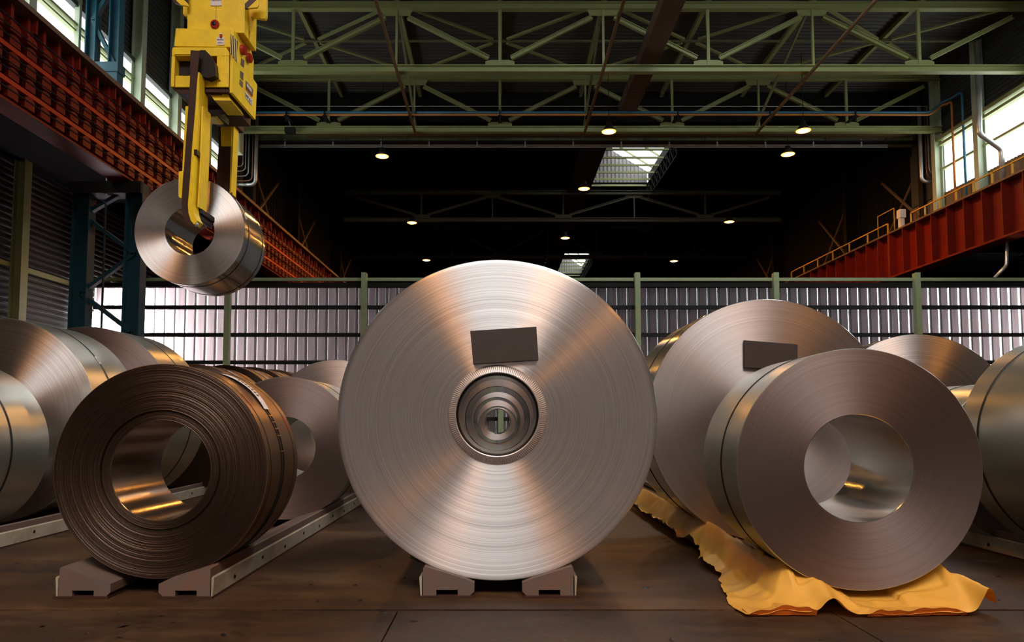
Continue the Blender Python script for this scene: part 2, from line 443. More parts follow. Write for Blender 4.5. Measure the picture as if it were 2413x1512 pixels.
# roof: near part with lit deck, far part with its gloom put into the colour, with two raised roof lights
OV = (4.9, 10.1, 9.0, 17.98)
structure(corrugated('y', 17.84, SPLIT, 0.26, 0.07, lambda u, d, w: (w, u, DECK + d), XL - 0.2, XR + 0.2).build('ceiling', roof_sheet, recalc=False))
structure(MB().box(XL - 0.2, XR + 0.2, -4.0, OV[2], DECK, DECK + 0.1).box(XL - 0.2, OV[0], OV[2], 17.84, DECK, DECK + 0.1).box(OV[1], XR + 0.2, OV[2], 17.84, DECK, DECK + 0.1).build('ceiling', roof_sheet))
SK = [(4.8, 10.2, 40.2, 48.8), (4.6, 9.1, 69.5, 80.2)]
mb = MB()
mb.box(XL - 4, SK[0][0], SPLIT, Y1, DECK + 0.1, DECK + 0.3)
mb.box(SK[0][1], XR + 4, SPLIT, Y1, DECK + 0.1, DECK + 0.3)
mb.box(SK[0][0], SK[0][1], SPLIT, SK[0][2], DECK + 0.1, DECK + 0.3)
mb.box(SK[0][0], SK[0][1], SK[0][3], SK[1][2], DECK + 0.1, DECK + 0.3)
mb.box(SK[1][1], SK[0][1], SK[1][2], SK[1][3], DECK + 0.1, DECK + 0.3)
mb.box(SK[0][0], SK[0][1], SK[1][3], Y1, DECK + 0.1, DECK + 0.3)
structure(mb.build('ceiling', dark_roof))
# rear roof behind the camera with its roof lights
NEAR_SK = [(-5.6, 8.6, -16.0, -5.0)]
mb = MB(); a = NEAR_SK[0]
mb.box(XL - 0.2, a[0], Y0, -4.0, DECK, DECK + 0.2); mb.box(a[1], XR + 0.2, Y0, -4.0, DECK, DECK + 0.2)
mb.box(a[0], a[1], Y0, a[2], DECK, DECK + 0.2); mb.box(a[0], a[1], a[3], -4.0, DECK, DECK + 0.2)
structure(mb.build('ceiling', dark_steel))
structure(MB().box(a[0], a[1], a[2], a[3], DECK + 0.02, DECK + 0.06).build('window_1', skylight_pane))
structure(MB().box(OV[0], OV[1], OV[2], 17.84, DECK + 0.02, DECK + 0.06).build('window_20', over_pane))

# monitors (raised roof lights) in the far part: glazed on the right, clad at the end
wn_i = 2
for (x0, x1, ya, yb) in SK:
    h = 2.6
    z = DECK + 0.1
    mb = corrugated('x', x0, x1, 0.27, 0.06, lambda u, d, w, yb=yb: (u, yb + 0.3 + d, w), z, z + h)
    structure(mb.build('wall_far', monitor_sheet, recalc=False))
    structure(MB().box(x0 - 0.2, x0, ya, yb, z, z + h).build('wall_left', monitor_sheet))
    structure(MB().box(x0 - 0.2, x1 + 0.3, ya - 0.2, ya, z, z + h).build('wall_front', dark_steel))
    structure(MB().box(x0 - 0.2, x0 + (x1 - x0) * 0.55, ya, yb + 0.3, z + h, z + h + 0.2).build('ceiling', monitor_sheet))
    structure(MB().add([(x0 + (x1 - x0) * 0.55, ya, z + h), (x1 + 0.3, ya, z + 0.9), (x1 + 0.3, yb + 0.3, z + 0.9), (x0 + (x1 - x0) * 0.55, yb + 0.3, z + h)], [(0, 1, 2, 3)])
              .build('window_%d' % wn_i, pane_mat)); wn_i += 1
    structure(MB().box(x1 + 0.1, x1 + 0.3, ya, yb + 0.3, z, z + 0.9).build('wall_right', dark_steel))
    # glazing bars and purlins that cross the opening
    mb = MB()
    n = 7
    for k in range(n):
        y = ya + 0.5 + (yb - ya - 0.6) * k / (n - 1)
        mb.bar((x0, y, z - 0.05), (x1, y, z - 0.05), 0.09, 0.12)
    for k in range(4):
        y = ya + (yb - ya) * (k + 0.5) / 4
        mb.bar((x0 + (x1 - x0) * 0.55, y, z + h - 0.1), (x1 + 0.2, y, z + 0.8), 0.07, 0.1)
    tag(mb.build('roof_purlins', green), 'pale purlins crossing the %s raised roof light' % ('nearer, larger' if ya < 50 else 'farther, smaller'), 'purlins')
    # lattice girder along the right lip
    mb = MB()
    z -= 0.06; mb.bar((x1 - 0.1, ya, z), (x1 - 0.1, yb, z), 0.08, 0.08).bar((x1 - 0.1, ya, z - 1.0), (x1 - 0.1, yb, z - 1.0), 0.08, 0.08)
    m = 10
    for k in range(m):
        y = ya + (yb - ya) * k / m; y2 = ya + (yb - ya) * (k + 1) / m
        mb.bar((x1 - 0.1, y, z), (x1 - 0.1, y, z - 1.0), 0.05, 0.05)
        mb.bar((x1 - 0.1, y, z - 1.0), (x1 - 0.1, y2, z), 0.04, 0.04)
    tag(mb.build('lattice_girder', dark_steel), 'dark lattice girder along the right lip of the %s roof light' % ('nearer' if ya < 50 else 'farther'), 'girder')

# end walls and far side walls
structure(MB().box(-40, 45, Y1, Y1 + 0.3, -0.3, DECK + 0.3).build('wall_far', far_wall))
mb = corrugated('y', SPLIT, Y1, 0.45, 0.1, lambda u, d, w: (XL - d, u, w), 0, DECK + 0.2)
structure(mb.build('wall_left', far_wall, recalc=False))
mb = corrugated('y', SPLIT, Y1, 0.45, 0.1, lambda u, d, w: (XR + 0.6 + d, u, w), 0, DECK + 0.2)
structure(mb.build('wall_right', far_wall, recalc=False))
structure(MB().box(-16, -8, Y0 - 0.3, Y0, -0.3, DECK + 0.2).box(9, 26, Y0 - 0.3, Y0, -0.3, DECK + 0.2).box(-8, 9, Y0 - 0.3, Y0, 9.0, DECK + 0.2).build('wall_back', dark_steel))
structure(MB().box(-8, 9, Y0 - 0.2, Y0 - 0.1, -0.3, 9.0).build('window_%d' % wn_i, rear_fill_pane)); wn_i += 1  # glowing panel added in the unseen rear wall to brighten the coil faces

# upper left wall with its window band
LW_TOP, LW_RAIL, LW_BOT = 13.04, 12.5, 10.3
structure(corrugated('z', LW_TOP + 0.15, 17.1, 0.19, 0.05, lambda u, d, w: (XL - 0.15 - d, w, u), Y0, SPLIT).build('wall_left', upper_sheet, recalc=False))
structure(MB().box(XL - 0.3, XL - 0.1, Y0, SPLIT, 9.0, LW_BOT).build('wall_left', upper_sheet))
structure(MB().box(XL - 0.30, XL - 0.1, 32.3, SPLIT, LW_BOT, LW_TOP + 0.2).box(XL - 0.30, XL - 0.1, Y0, 5.0, LW_BOT, LW_TOP + 0.2).build('wall_left', upper_sheet))
structure(MB().box(XL - 0.26, XL - 0.22, 5.0, 32.3, LW_BOT, LW_TOP + 0.2).build('window_%d' % wn_i, pane_mat)); wn_i += 1
structure(MB().box(XL - 0.18, XL + 0.0, Y0, 32.3, LW_RAIL - 0.03, LW_RAIL + 0.05).box(XL - 0.18, XL - 0.04, Y0, 32.3, LW_RAIL - 0.19, LW_RAIL - 0.13).build('trim_1', green))
structure(MB().box(XL - 0.18, XL, Y0, 32.3, LW_TOP, LW_TOP + 0.15).build('trim_2', upper_sheet))
# upper right wall
RW_TOP, RW_RAIL, RW_BOT = 13.42, 12.35, 11.28
structure(corrugated('z', RW_TOP + 0.35, 17.1, 0.19, 0.05, lambda u, d, w: (XR + 0.15 + d, w, u), Y0, SPLIT).build('wall_right', upper_sheet, recalc=False))
structure(corrugated('y', 10.0, SPLIT, 0.2, 0.04, lambda u, d, w: (XR + 0.15 + d, u, w), 9.0, RW_BOT).build('wall_right', painted('brown_wall_cladding', (0.16, 0.10, 0.05), 0.6), recalc=False))
structure(MB().box(XR + 0.1, XR + 0.3, Y0, 10, 9.0, RW_BOT).box(XR + 0.1, XR + 0.3, 32.1, SPLIT, RW_BOT, RW_TOP + 0.4).box(XR + 0.1, XR + 0.3, Y0, 5.0, RW_BOT, RW_TOP + 0.4).build('wall_right', upper_sheet))
structure(MB().box(XR + 0.22, XR + 0.26, 5.0, 32.1, RW_BOT, RW_TOP + 0.4).build('window_%d' % wn_i, pane_mat)); wn_i += 1
structure(MB().box(XR - 0.05, XR + 0.18, Y0, 32.1, RW_TOP, RW_TOP + 0.12).box(XR + 0.05, XR + 0.18, Y0, 32.1, RW_RAIL - 0.04, RW_RAIL + 0.06).build('trim_3', green))
structure(MB().box(XR - 0.1, XR + 0.15, Y0, 32.4, RW_TOP + 0.24, RW_TOP + 0.4).build('trim_4', green))
# aisles: low roofs and outer walls
structure(MB().box(-15.6, XL - 0.1, Y0, SPLIT, 9.1, 9.3).build('ceiling', dark_roof))
structure(MB().box(XR + 0.1, 26, Y0, SPLIT, 9.1, 9.3).build('ceiling', dark_roof))
structure(corrugated('z', 0, 9.2, 0.20, 0.03, lambda u, d, w: (-15.2 - d, w, u), Y0, 35.0).build('wall_left', side_sheet, recalc=False))
structure(corrugated('z', 0, 9.2, 0.20, 0.05, lambda u, d, w: (25.5 + d, w, u), Y0, 35.0).build('wall_right', side_sheet, recalc=False))
structure(MB().box(-15.15, 25.5, 26.75, 31.5, 6.0, 6.1).box(-15.15, 25.5, 31.5, 31.6, 0.0, 6.1).build('wall_light_baffle', far_wall))  # unseen roof and wall added to keep the backlight off girders and roof
structure(MB().box(-15.15, -15.1, 26.95, 28.5, 0.4, 4.9).build('window_%d' % wn_i, backlight_pane)); wn_i += 1  # unseen glowing panel added to backlight the left end of the partition
structure(MB().box(25.4, 25.45, 27.0, 30.0, 0.4, 4.9).build('window_%d' % wn_i, backlight_dim)); wn_i += 1  # unseen glowing panel added to backlight the right end of the partition

structure(MB().box(-15.6, XL, 35.0, 35.2, 0, 9.3).box(XR + 0.3, 26, 35.0, 35.2, 0, 9.3).build('wall_aisle_end', dark_roof))
# wall posts of the window bands (each post a thing)
for k, y in enumerate((14.9, 17.9, 23.6, 26.35, 29.2, 32.1)):
    mb = MB().ibeam((XL + 0.12, y, 9.2), (XL + 0.12, y, 16.9), 0.30, 0.36, 0.03, up=(1, 0, 0))
    tag(mb.build('wall_post', green_wall), ['nearest', 'second', 'third', 'fourth', 'fifth', 'farthest'][k] + ' thick green post in front of the left window band', 'post', 'green posts of the left window band')
tag(MB().box(XL - 0.1, XL + 0.05, 20.3, 20.42, 9.2, 16.9).build('wall_mullion', green_wall), 'thin green mullion of the left window band left of the blue column', 'post')
for k, y in enumerate((23.6, 29.3, 32.2)):
    mb = MB().ibeam((XR - 0.06, y, 9.2), (XR - 0.06, y, 16.9), 0.28, 0.36, 0.03, up=(1, 0, 0))
    tag(mb.build('wall_post', green_wall), ['nearest', 'middle', 'farthest, brightly lit'][k] + ' green post in front of the right window band', 'post', 'green posts of the right window band')
# side wall columns and rail, low left
for k, y in enumerate((16.8, 22.1)):
    mb = MB().ibeam((-14.9, y, 0), (-14.9, y, 9.1), 0.34, 0.34, 0.03, up=(1, 0, 0))
    tag(mb.build('wall_column', green), ['green column by the left side wall, outside the picture', 'green column standing against the dark left side wall'][k], 'column')
tag(MB().ibeam((-14.9, 25.3, 0), (-14.9, 25.3, 9.1), 0.34, 0.34, 0.03, up=(1, 0, 0)).build('wall_column', dark_steel), 'dark column on the left side wall beside the blue lattice column', 'column')
for i, (ya, yb) in enumerate(((16.9, 21.95), (22.3, 25.15))):
    tag(MB().box(-15.15, -15.02, ya, yb, 5.72, 5.86).build('wall_rail', green), 'horizontal green rail on the dark side wall, %s of the green column' % ('left' if i == 0 else 'right'), 'rail')

# ---------------------------------------------------------------- roof trusses
def truss(y, label, zb=14.17, zt=16.62, xs=(-11.7, -7.8, -3.9, 0, 3.9, 7.85, 11.8, 15.8, 19.8), mat=green, chord=(0.26, 0.27)):
    t = thing('roof_truss', label, 'truss', (0, y, zb), 'green roof trusses across the hall')
    def part(mb, name): return mb.build(name, mat, t, (0, -y + y, 0))
    off = Vector((0, 0, -zb))
    zb0, zt0 = 0.0, zt - zb
    MB().ibeam((xs[0] - 0.4, 0, zb0), (xs[-1] + 0.3, 0, zb0), chord[0], chord[1], 0.035).build('bottom_chord', mat, t)
    MB().ibeam((xs[0] - 0.4, 0, zt0), (xs[-1] + 0.3, 0, zt0), chord[0], chord[1], 0.035).build('top_chord', mat, t)
    for i, x in enumerate(xs):
        low = (i % 2 == 1)
        if 0 < i < len(xs) - 1:
            if low: MB().prism([(x - 0.55, -0.02, zb0 + 0.12), (x + 0.55, -0.02, zb0 + 0.12), (x + 0.55, -0.02, zb0 + 0.30), (x + 0.35, -0.02, zb0 + 0.36), (x - 0.35, -0.02, zb0 + 0.36), (x - 0.55, -0.02, zb0 + 0.30)], (0, 0.04, 0)).build('gusset_plate', mat, t)
            else: MB().prism([(x - 0.6, -0.02, zt0 - 0.12), (x + 0.6, -0.02, zt0 - 0.12), (x + 0.5, -0.02, zt0 - 0.36), (x - 0.5, -0.02, zt0 - 0.36)], (0, 0.04, 0)).build('gusset_plate', mat, t)
            MB().bar((x, 0, zb0 + 0.12), (x, 0, zt0 - 0.12), 0.08 if not low else 0.11, 0.10).build('vertical', mat, t)
        if i < len(xs) - 1:
            x2 = xs[i + 1]
            z_a = zb0 + 0.22 if low else zt0 - 0.2
            z_b = zt0 - 0.2 if low else zb0 + 0.22
            ins = 0.42
            MB().ibeam((x + ins, 0, z_a + (z_b - z_a) * ins / (x2 - x)), (x2 - ins, 0, z_b - (z_b - z_a) * ins / (x2 - x)), 0.15, 0.16, 0.022).build('diagonal', mat, t)
    return t
truss(26.35, 'nearest green steel roof truss, its bottom chord crossing above the hanging coil hoist')
truss(32.05, 'second green roof truss with blue and orange pipes running along it')
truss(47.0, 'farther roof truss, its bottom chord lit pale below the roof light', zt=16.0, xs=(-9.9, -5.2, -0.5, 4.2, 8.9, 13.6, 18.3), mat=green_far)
truss(58.0, 'dark roof truss deep in the hall, beyond the roof light', mat=black_steel)  # darkness of the deep hall put into its colour with black steel
# purlins of the near roof
for k, x in enumerate((-7.75, -3.9, 0.0, 3.95, 7.9, 11.85, 15.95)):
    tag(MB().ibeam((x, 18, 16.88), (x, SPLIT, 16.88), 0.16, 0.2, 0.02).build('roof_beam', green),
        'green roof beam under the deck, ' + ['leftmost, behind the hoist', 'second from left', 'third from left', 'fourth from left', 'third from right', 'second from right', 'rightmost'][k], 'beam', 'roof beams under the deck')
# roof plane bracing
for k, x in enumerate((-7.8, 0.0, 7.9, 15.9)):
    t = thing('roof_bracing', 'cross bracing of thin green bars under the roof deck, ' + ['by the hoist', 'over the centre coil', 'over the right hand coils', 'at the right wall'][k], 'bracing', (x, 29.0, 16.7), 'cross bracings between the two trusses')
    for sx in (-1, 1):
        for sy in (-1, 1):
            MB().bar((sx * 0.3, sy * 0.15, 0), (sx * 3.7, sy * 2.6, 0.0), 0.12, 0.08).build('brace', green, t)
    MB().box(-3.8, 3.8, -0.05, 0.05, -0.03, 0.03).build('strut', green_dim, t)
# long ties under the bottom chords
for k, x in enumerate((-3.84, 3.84, 11.65)):
    tag(MB().bar((x, 16, 14.0), (x, 32.2, 14.0), 0.10, 0.09).build('tie_bar', rust_tie),
        'rust brown tie bar running under the trusses, ' + ['left one, beside the hoist', 'middle one, beside the brown duct', 'right one'][k], 'tie bar', 'tie bars under the trusses')
# vertical x-braces seen between the trusses
for k, (x, s) in enumerate(((-3.84, 1), (3.84, 1), (11.65, -1))):
    mb = MB().bar((x, 26.5, 16.4), (x, 32.0, 14.35), 0.09, 0.09)
    tag(mb.build('sway_brace', green_dim), 'sloping brace between the two trusses, ' + ['left', 'middle', 'right'][k] + ' one', 'brace', 'sloping braces between the trusses')
# brown duct
d = thing('air_duct', 'brown rectangular duct running into the hall under the roof', 'duct', (5.72, 0, 14.95))
MB().box(-0.36, 0.36, 15, 31.9, -0.25, 0.25).build('duct_run', duct_mat, d)
for k in range(7):
    MB().box(-0.385, 0.385, 19 + k * 2.1, 19.06 + k * 2.1, -0.275, 0.275).build('flange', duct_mat, d)
tag(MB().box(4.5, 5.9, 36.5, 92, 16.0, 16.2).build('cable_tray', black_steel), 'wide dark cable tray running deep into the hall left of the roof light', 'cable tray')

# ---------------------------------------------------------------- bridge girder with handrail beyond the second truss
t = thing('crane_bridge', 'green crane bridge girder crossing the hall under the second truss', 'crane', (0, 34.0, 14.15))
MB().ibeam((-11.9, 0, 0.30), (19.9, 0, 0.30), 0.34, 0.56, 0.03).build('main_girder', green_dim, t)
for k in range(11):
    x = -10.4 + k * 2.9
    MB().box(x - 0.02, x + 0.02, -0.16, 0.16, 0.05, 0.55).build('stiffener', green_dim, t)
MB().box(-11.4, 18.4, -0.55, -0.5, -0.26, -0.22).box(-11.4, 18.4, -0.55, -0.5, -0.16, -0.13).build('walkway_rail', zinc, t)
for k in range(13):
    x = -10.2 + k * 2.28
    MB().box(x - 0.03, x + 0.03, -0.56, -0.50, -0.26, 0.14).build('rail_post', zinc, t)
MB().box(-11.9, 19.9, -0.6, -0.17, 0.02, 0.06).build('walkway', dark_steel, t)
structure(MB().box(XL, XR, SPLIT - 0.2, SPLIT, 15.55, DECK).build('wall_cross', dark_steel))

# ---------------------------------------------------------------- left crane runway girder
GZ0, GZ1 = 7.8, 9.98
def left_runway():
    t = thing('crane_runway_girder', 'red crane runway girder with conductor bars, high along the left side', 'girder', (-10.4, 0, 0))
    MB().box(-0.42, -0.30, 4, 60, GZ0, GZ1).build('web', red, t)
    MB().box(-0.55, 0.14, 4, 60, GZ1 - 0.02, GZ1 + 0.10).build('top_flange', flange_mat, t)
    MB().box(-0.55, 0.02, 4, 60, GZ0 - 0.05, GZ0).build('bottom_flange', red, t)
    for z in (8.93, 8.2):
        MB().box(-0.08, 0.02, 4, 60, z - 0.05, z + 0.05).build('conductor_support', red_bar, t)
    for z in (9.55, 9.36, 9.15, 8.76, 8.60, 8.44, 8.02):
        MB().tube([(0.03, 4, z), (0.03, 60, z)], 0.018, 6).build('conductor_bar', dark_steel, t)
    # insulator stack on its stiffener, one mesh repeated
    mb = MB()
    mb.box(-0.30, -0.06, -0.05, 0.05, GZ0, GZ1 - 0.03)
    for z0, z1 in ((7.86, 8.14), (8.28, 8.52), (8.56, 8.86), (9.0, 9.24), (9.30, 9.50)):
        n = 8; prof = []
        for side in range(1):
            pts = []
            for k in range(n + 1):
                a = math.pi * k / n
                pts.append((-0.06, 0.17 * math.cos(a), z1 - 0.10 + 0.10 * math.sin(a)))
            pts += [(-0.06, -0.17, z0), (-0.06, 0.17, z0)]
        mb.prism(pts, (0.09, 0, 0))
    first = mb.build('insulator_bracket', red, t, (0, 10.0, 0))
    for k in range(1, 70):
        c = first.copy(); COL.objects.link(c); c.parent = t; c.location = (0, 10.0 + k * 0.55, 0)
    first = MB().box(-0.30, 0.05, -0.03, 0.03, GZ1 - 0.35, GZ1 - 0.02).box(-0.30, -0.04, -0.015, 0.015, GZ0, GZ1).build('web_stiffener', red, t, (0, 9.0, 0))
    for k in range(1, 24):
        c = first.copy(); COL.objects.link(c); c.parent = t; c.location = (0, 9.0 + k * 1.65, 0)
left_runway()

# right runway girder
t = thing('crane_runway_girder', 'plain red crane runway girder with upright ribs, high along the right side', 'girder', (18.9, 0, 0))
MB().box(0.36, 0.42, 6, 75, 7.92, 10.0).build('web', red, t)
MB().box(0.0, 0.7, 6, 75, 10.0, 10.08).build('top_flange', flange_mat, t)
MB().box(0.0, 0.7, 6, 75, 7.84, 7.92).build('bottom_flange', red, t)
MB().box(0.0, 0.06, 34.6, 34.7, 7.9, 10.0).box(0.0, 0.36, 34.55, 34.6, 7.9, 10.0).build('joint_plate', red, t)
first = MB().box(0.02, 0.36, -0.02, 0.02, 7.92, 10.0).build('web_stiffener', red, t, (0, 14.4, 0))
for k in range(1, 46):
    c = first.copy(); COL.objects.link(c); c.parent = t; c.location = (0, 14.4 + k * 1.12, 0)
# railings on it
for (ya, yb, h, lab, pitch) in ((12.0, 32.8, 0.46, 'yellow handrail on the right runway girder in front of the windows', 1.1), (34.8, 46.5, 0.5, 'orange lit handrail on the right runway girder deep in the hall', 1.95)):
    r = thing('handrail', lab, 'handrail', (19.0, ya, 10.08), 'handrails on the right girder')
    MB().bar((0, 0, h), (0, yb - ya, h), 0.05, 0.05).build('top_rail', yellow_rail, r)
    n = int((yb - ya) / pitch)
    first = MB().box(-0.03, 0.03, -0.025, 0.025, 0, h).build('rail_post', yellow_rail, r, (0, yb - ya, 0))
    for k in range(1, n + 1):
        c = first.copy(); COL.objects.link(c); c.parent = r; c.location = (0, yb - ya - k * pitch, 0)
r = thing('rail_gate', 'small orange lit gate frame standing on the right girder past the railing', 'gate', (19.0, 34.2, 10.08))
MB().tube([(0, 0, 0), (0, 0, 1.1), (0, 1.5, 1.1), (0, 1.5, 0)], 0.03, 6).build('gate_frame', yellow_rail, r)
tag(MB().box(18.95, 19.15, 33.6, 33.8, 10.08, 10.55).box(18.92, 19.2, 33.55, 33.85, 10.55, 10.95).build('junction_box', white_sign), 'pale box on a short stand on the right girder by the railing end', 'box')

# ---------------------------------------------------------------- columns
def lattice_column(name, label, xs, y0, y1, z0, z1, wleg, step, mat, first_up=True, off=0.0):
    t = thing(name, label, 'column', (0, y0, z0))
    for x in xs:
        MB().ibeam((x, 0, 0), (x, 0, z1 - z0), wleg[0], wleg[1], 0.03, up=(1, 0, 0)).build('leg', mat, t)
    z = off; s = first_up
    while z < z1 - z0 - step * 0.5:
        a, b = (xs[0], xs[1]) if s else (xs[1], xs[0])
        z2 = min(z + step, z1 - z0)
        MB().bar((a, 0, z), (b, 0, z2), 0.10, 0.16, up=(0, 1, 0)).build('diagonal', mat, t)
        z = z2; s = not s
    return t
lc = lattice_column('lattice_column', 'dark blue lattice column carrying the left crane girder', (-11.84, -10.34), 20.2, 0, 0, 7.74, (0.36, 0.48), 1.12, blue_low, True, 0.12)
MB().box(-12.1, -10.1, -0.3, 0.3, 7.4, 7.74).build('head_plate', dark_steel, lc)
lc2 = lattice_column('lattice_column', 'upper blue lattice column rising above the left girder against the windows', (-11.78, -11.10), 20.2, 0, 11.25, 16.9, (0.30, 0.30), 1.3, blue, False)
MB().box(-11.98, -10.92, -0.2, 0.2, -0.28, 0.0).box(-11.3, -10.95, -0.17, 0.17, -1.25, -0.28).box(-11.5, -11.0, -0.1, 0.1, -0.18, -0.12).build('base_beam', blue, lc2)
tag(MB().tube([(-10.95, 19.7, 0.0), (-10.95, 19.7, 7.0), (-11.05, 19.75, 7.1), (-11.45, 19.8, 7.25)], 0.03, 8).build('conduit', dark_steel), 'thin dark conduit running up the blue lattice column', 'pipe')
for k, (y, zt) in enumerate(((33.5, 17), (41, 17), (52, 17))):
    for x in (-11.85, 20.15):
        tt = thing('hall_column', 'dark hall column on the %s, %s' % ('left' if x < 0 else 'right', ['by the crane bridge', 'past the crane bridge', 'deep in the hall'][k]), 'column', (x, y, 0))
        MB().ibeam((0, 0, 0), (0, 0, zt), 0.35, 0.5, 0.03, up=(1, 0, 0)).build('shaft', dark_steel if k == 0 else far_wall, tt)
        MB().bar((0, 0, 10.2), (0.1, 4.0, 13.5), 0.1, 0.1).bar((0, 0, 13.5), (0.1, 4.0, 10.2), 0.08, 0.08).build('cross_brace', rust_tie, tt)

# ---------------------------------------------------------------- pipes along the second truss
PY_ = 31.3
def corner_path(pts, r=0.18, n=4):
    pts = [Vector(p) for p in pts]; out = [pts[0]]
    for i in range(1, len(pts) - 1):
        a, b, c = pts[i - 1], pts[i], pts[i + 1]
        d1 = (a - b).normalized(); d2 = (c - b).normalized()
        rr = min(r, (a - b).length * 0.45, (c - b).length * 0.45)
        p0 = b + d1 * rr; p1 = b + d2 * rr
        for k in range(n + 1):
            s = k / n
            out.append(p0 * (1 - s) ** 2 + b * 2 * s * (1 - s) + p1 * s ** 2)
    out.append(pts[-1]); return out
def pipe(name, label, pts, r, mat, bend=0.2, seg=8, clips=None):
    o = MB().tube(corner_path(pts, bend), r, seg).build(name, mat)
    return tag(o, label, 'pipe', None)
xl = -11.4
pipe('supply_pipe', 'blue pipe across the hall below the second truss, dropping at right wall', [(xl, PY_, 14.66), (19.15, PY_, 14.66), (19.75, PY_, 15.14), (20.0 - .12, PY_ - 0.3, 15.14), (19.95, 30.3, 15.14), (19.95, 30.3, 9.9)], 0.055, blue_pipe)
pipe('supply_pipe', 'orange pipe just under the blue pipe, dropping at the right wall', [(xl, PY_, 14.55), (19.15, PY_, 14.55), (19.72, PY_, 15.0), (19.86, PY_ - 0.1, 15.0), (19.9, 30.95, 15.0), (19.9, 30.95, 9.9)], 0.05, orange_pipe)
pipe('conduit', 'thin grey conduit above the blue pipe', [(xl, PY_, 14.94), (19.0, PY_, 14.94)], 0.018, zinc)
# hangers
for k, x in enumerate((-9.5, -7.8, -4.0, 0, 3.9, 7.9, 12, 15.8)):
    tag(MB().box(x - 0.03, x + 0.03, PY_ - 0.09, PY_ - 0.06, 14.2, 14.75).box(x - 0.08, x + 0.08, PY_ - 0.1, 32.0, 14.46, 14.5).build('pipe_hanger', dark_steel),
        'small hanger holding the pipes on the second truss, %s of eight' % ['leftmost', 'second', 'third', 'fourth', 'fifth', 'sixth', 'seventh', 'rightmost'][k], 'bracket', 'pipe hangers on the second truss')
tag(MB().box(-9.0, 19.4, 33.1, 33.35, 14.32, 14.52).build('rust_beam', rust_tie), 'rust brown beam behind the pipes of the second truss', 'beam')
fl = thing('flood_light', 'small grey flood light clamped on the second truss chord right of the hoist', 'lamp', at_y(684, 306, 31.7))
MB().box(-0.22, 0.22, -0.14, 0.10, -0.16, 0.08).build('housing', dark_steel, fl)
MB().bar((0.05, 0, 0.05), (-0.12, 0.1, 0.5), 0.04, 0.04).build('bracket', zinc, fl)
ec = at_y(559, 330, 31.0)
eb = thing('electrical_cabinet', 'pale green wall cabinet beside the conduit bundle behind the rear arm', 'cabinet', ec)
MB().box(-0.35, 0.22, -0.2, 0.2, -0.62, 0.62).build('body', green_wall, eb, bevel=0.02)
MB().box(-0.31, 0.18, -0.22, -0.2, -0.57, 0.57).build('door', green_wall, eb)
# conduit bundles at the right and left wall ends
def bundle(side):
    if side > 0:
        px = [(2212, 2175, 415), (2226, 2185, 402), (2232, 2190, 397), (2236, 2196, 392), (2238, 2202, 387)]
        sizes = [(2172, 428, 0.085, zinc), (2184, 418, 0.03, copper), (2190, 408, 0.03, zinc), (2197, 402, 0.028, zinc), (2204, 395, 0.028, zinc)]
        top = 250; xe = 2221
        nm = 'right'
    else:
        sizes = [(602, 435, 0.085, zinc), (594, 426, 0.03, copper), (585, 415, 0.03, zinc), (578, 403, 0.028, zinc), (572, 392, 0.028, zinc)]
        top = 275; xe = 552; nm = 'left'
    for k, (x, yb, r, m) in enumerate(sizes):
        a = at_y(x, top + 0, 32.6); b = at_y(x, yb, 32.6); c = at_y(xe, yb, 32.6)
        a.x = b.x
        pipe('conduit', ['thick grey pipe', 'copper brown pipe', 'thin grey pipe', 'second thin pale pipe', 'innermost pale pipe'][k] + ' of the bundle at the %s end of the crane bridge' % nm, [a, b, c], r, m, 0.25)
bundle(1); bundle(-1)
# rainwater pipes
pipe('downpipe', 'pale grey rainwater pipe with offset in front of the right window band', [at_y(2306, 100, 27.6), at_y(2308, 315, 27.6), at_y(2360, 352, 27.6), at_y(2362, 430, 27.6)], 0.10, zinc, 0.15, 12)
pipe('downpipe', 'short bright pipe piece below the right girder near the partition', [at_y(2343, 655, 27.2), at_y(2372, 625, 27.2), at_y(2374, 560, 27.2)], 0.06, zinc, 0.1, 10)
pipe('conduit', 'thin pale conduit under the left crane girder left of the lattice column', [at_y(251, 415, 20), at_y(251, 458, 20)], 0.02, zinc)

# ---------------------------------------------------------------- translucent partition at the back
PW = 26.5
mb = MB(); x = -15.15; pitch = 0.375
while x < 25.3:
    prof = [(x, 0.0), (x + 0.05, 0.035), (x + 0.09, 0.035), (x + 0.13, 0.0), (x + pitch, 0.0)]
    for i in range(4):
        (xa, da), (xb, db) = prof[i], prof[i + 1]
        mi = 1 if i < 2 else 0
        n = 1
        mb.add([(xa, PW + 0.22 - da, 0), (xb, PW + 0.22 - db, 0), (xb, PW + 0.22 - db, 5.97), (xa, PW + 0.22 - da, 5.97)], [(0, 1, 2, 3)], mi)
    x += pitch
structure(mb.build('wall_partition', [panel_dim, rib_bright], recalc=False))
for k, z in enumerate((5.19, 4.16, 3.14, 2.1, 1.05)):
    tag(MB().box(-15.1, 25.3, PW + 0.05, PW + 0.17, z - 0.07, z + 0.07).build('wall_purlin', black_steel),
        'dark horizontal rail on the translucent partition, %s' % ['topmost', 'second from top', 'third from top', 'fourth, behind the coils', 'lowest, behind the coils'][k], 'rail', 'dark rails on the partition')
tag(MB().box(-15.1, 25.3, PW - 0.02, PW + 0.2, 5.93, 6.10).build('partition_header', dark_steel), 'dark brown beam along the top of the translucent partition', 'beam')
tag(MB().box(-15.1, 25.3, PW - 0.08, PW + 0.06, 6.15, 6.27).build('partition_top_rail', green_post), 'long pale green rail capping the translucent partition', 'rail')
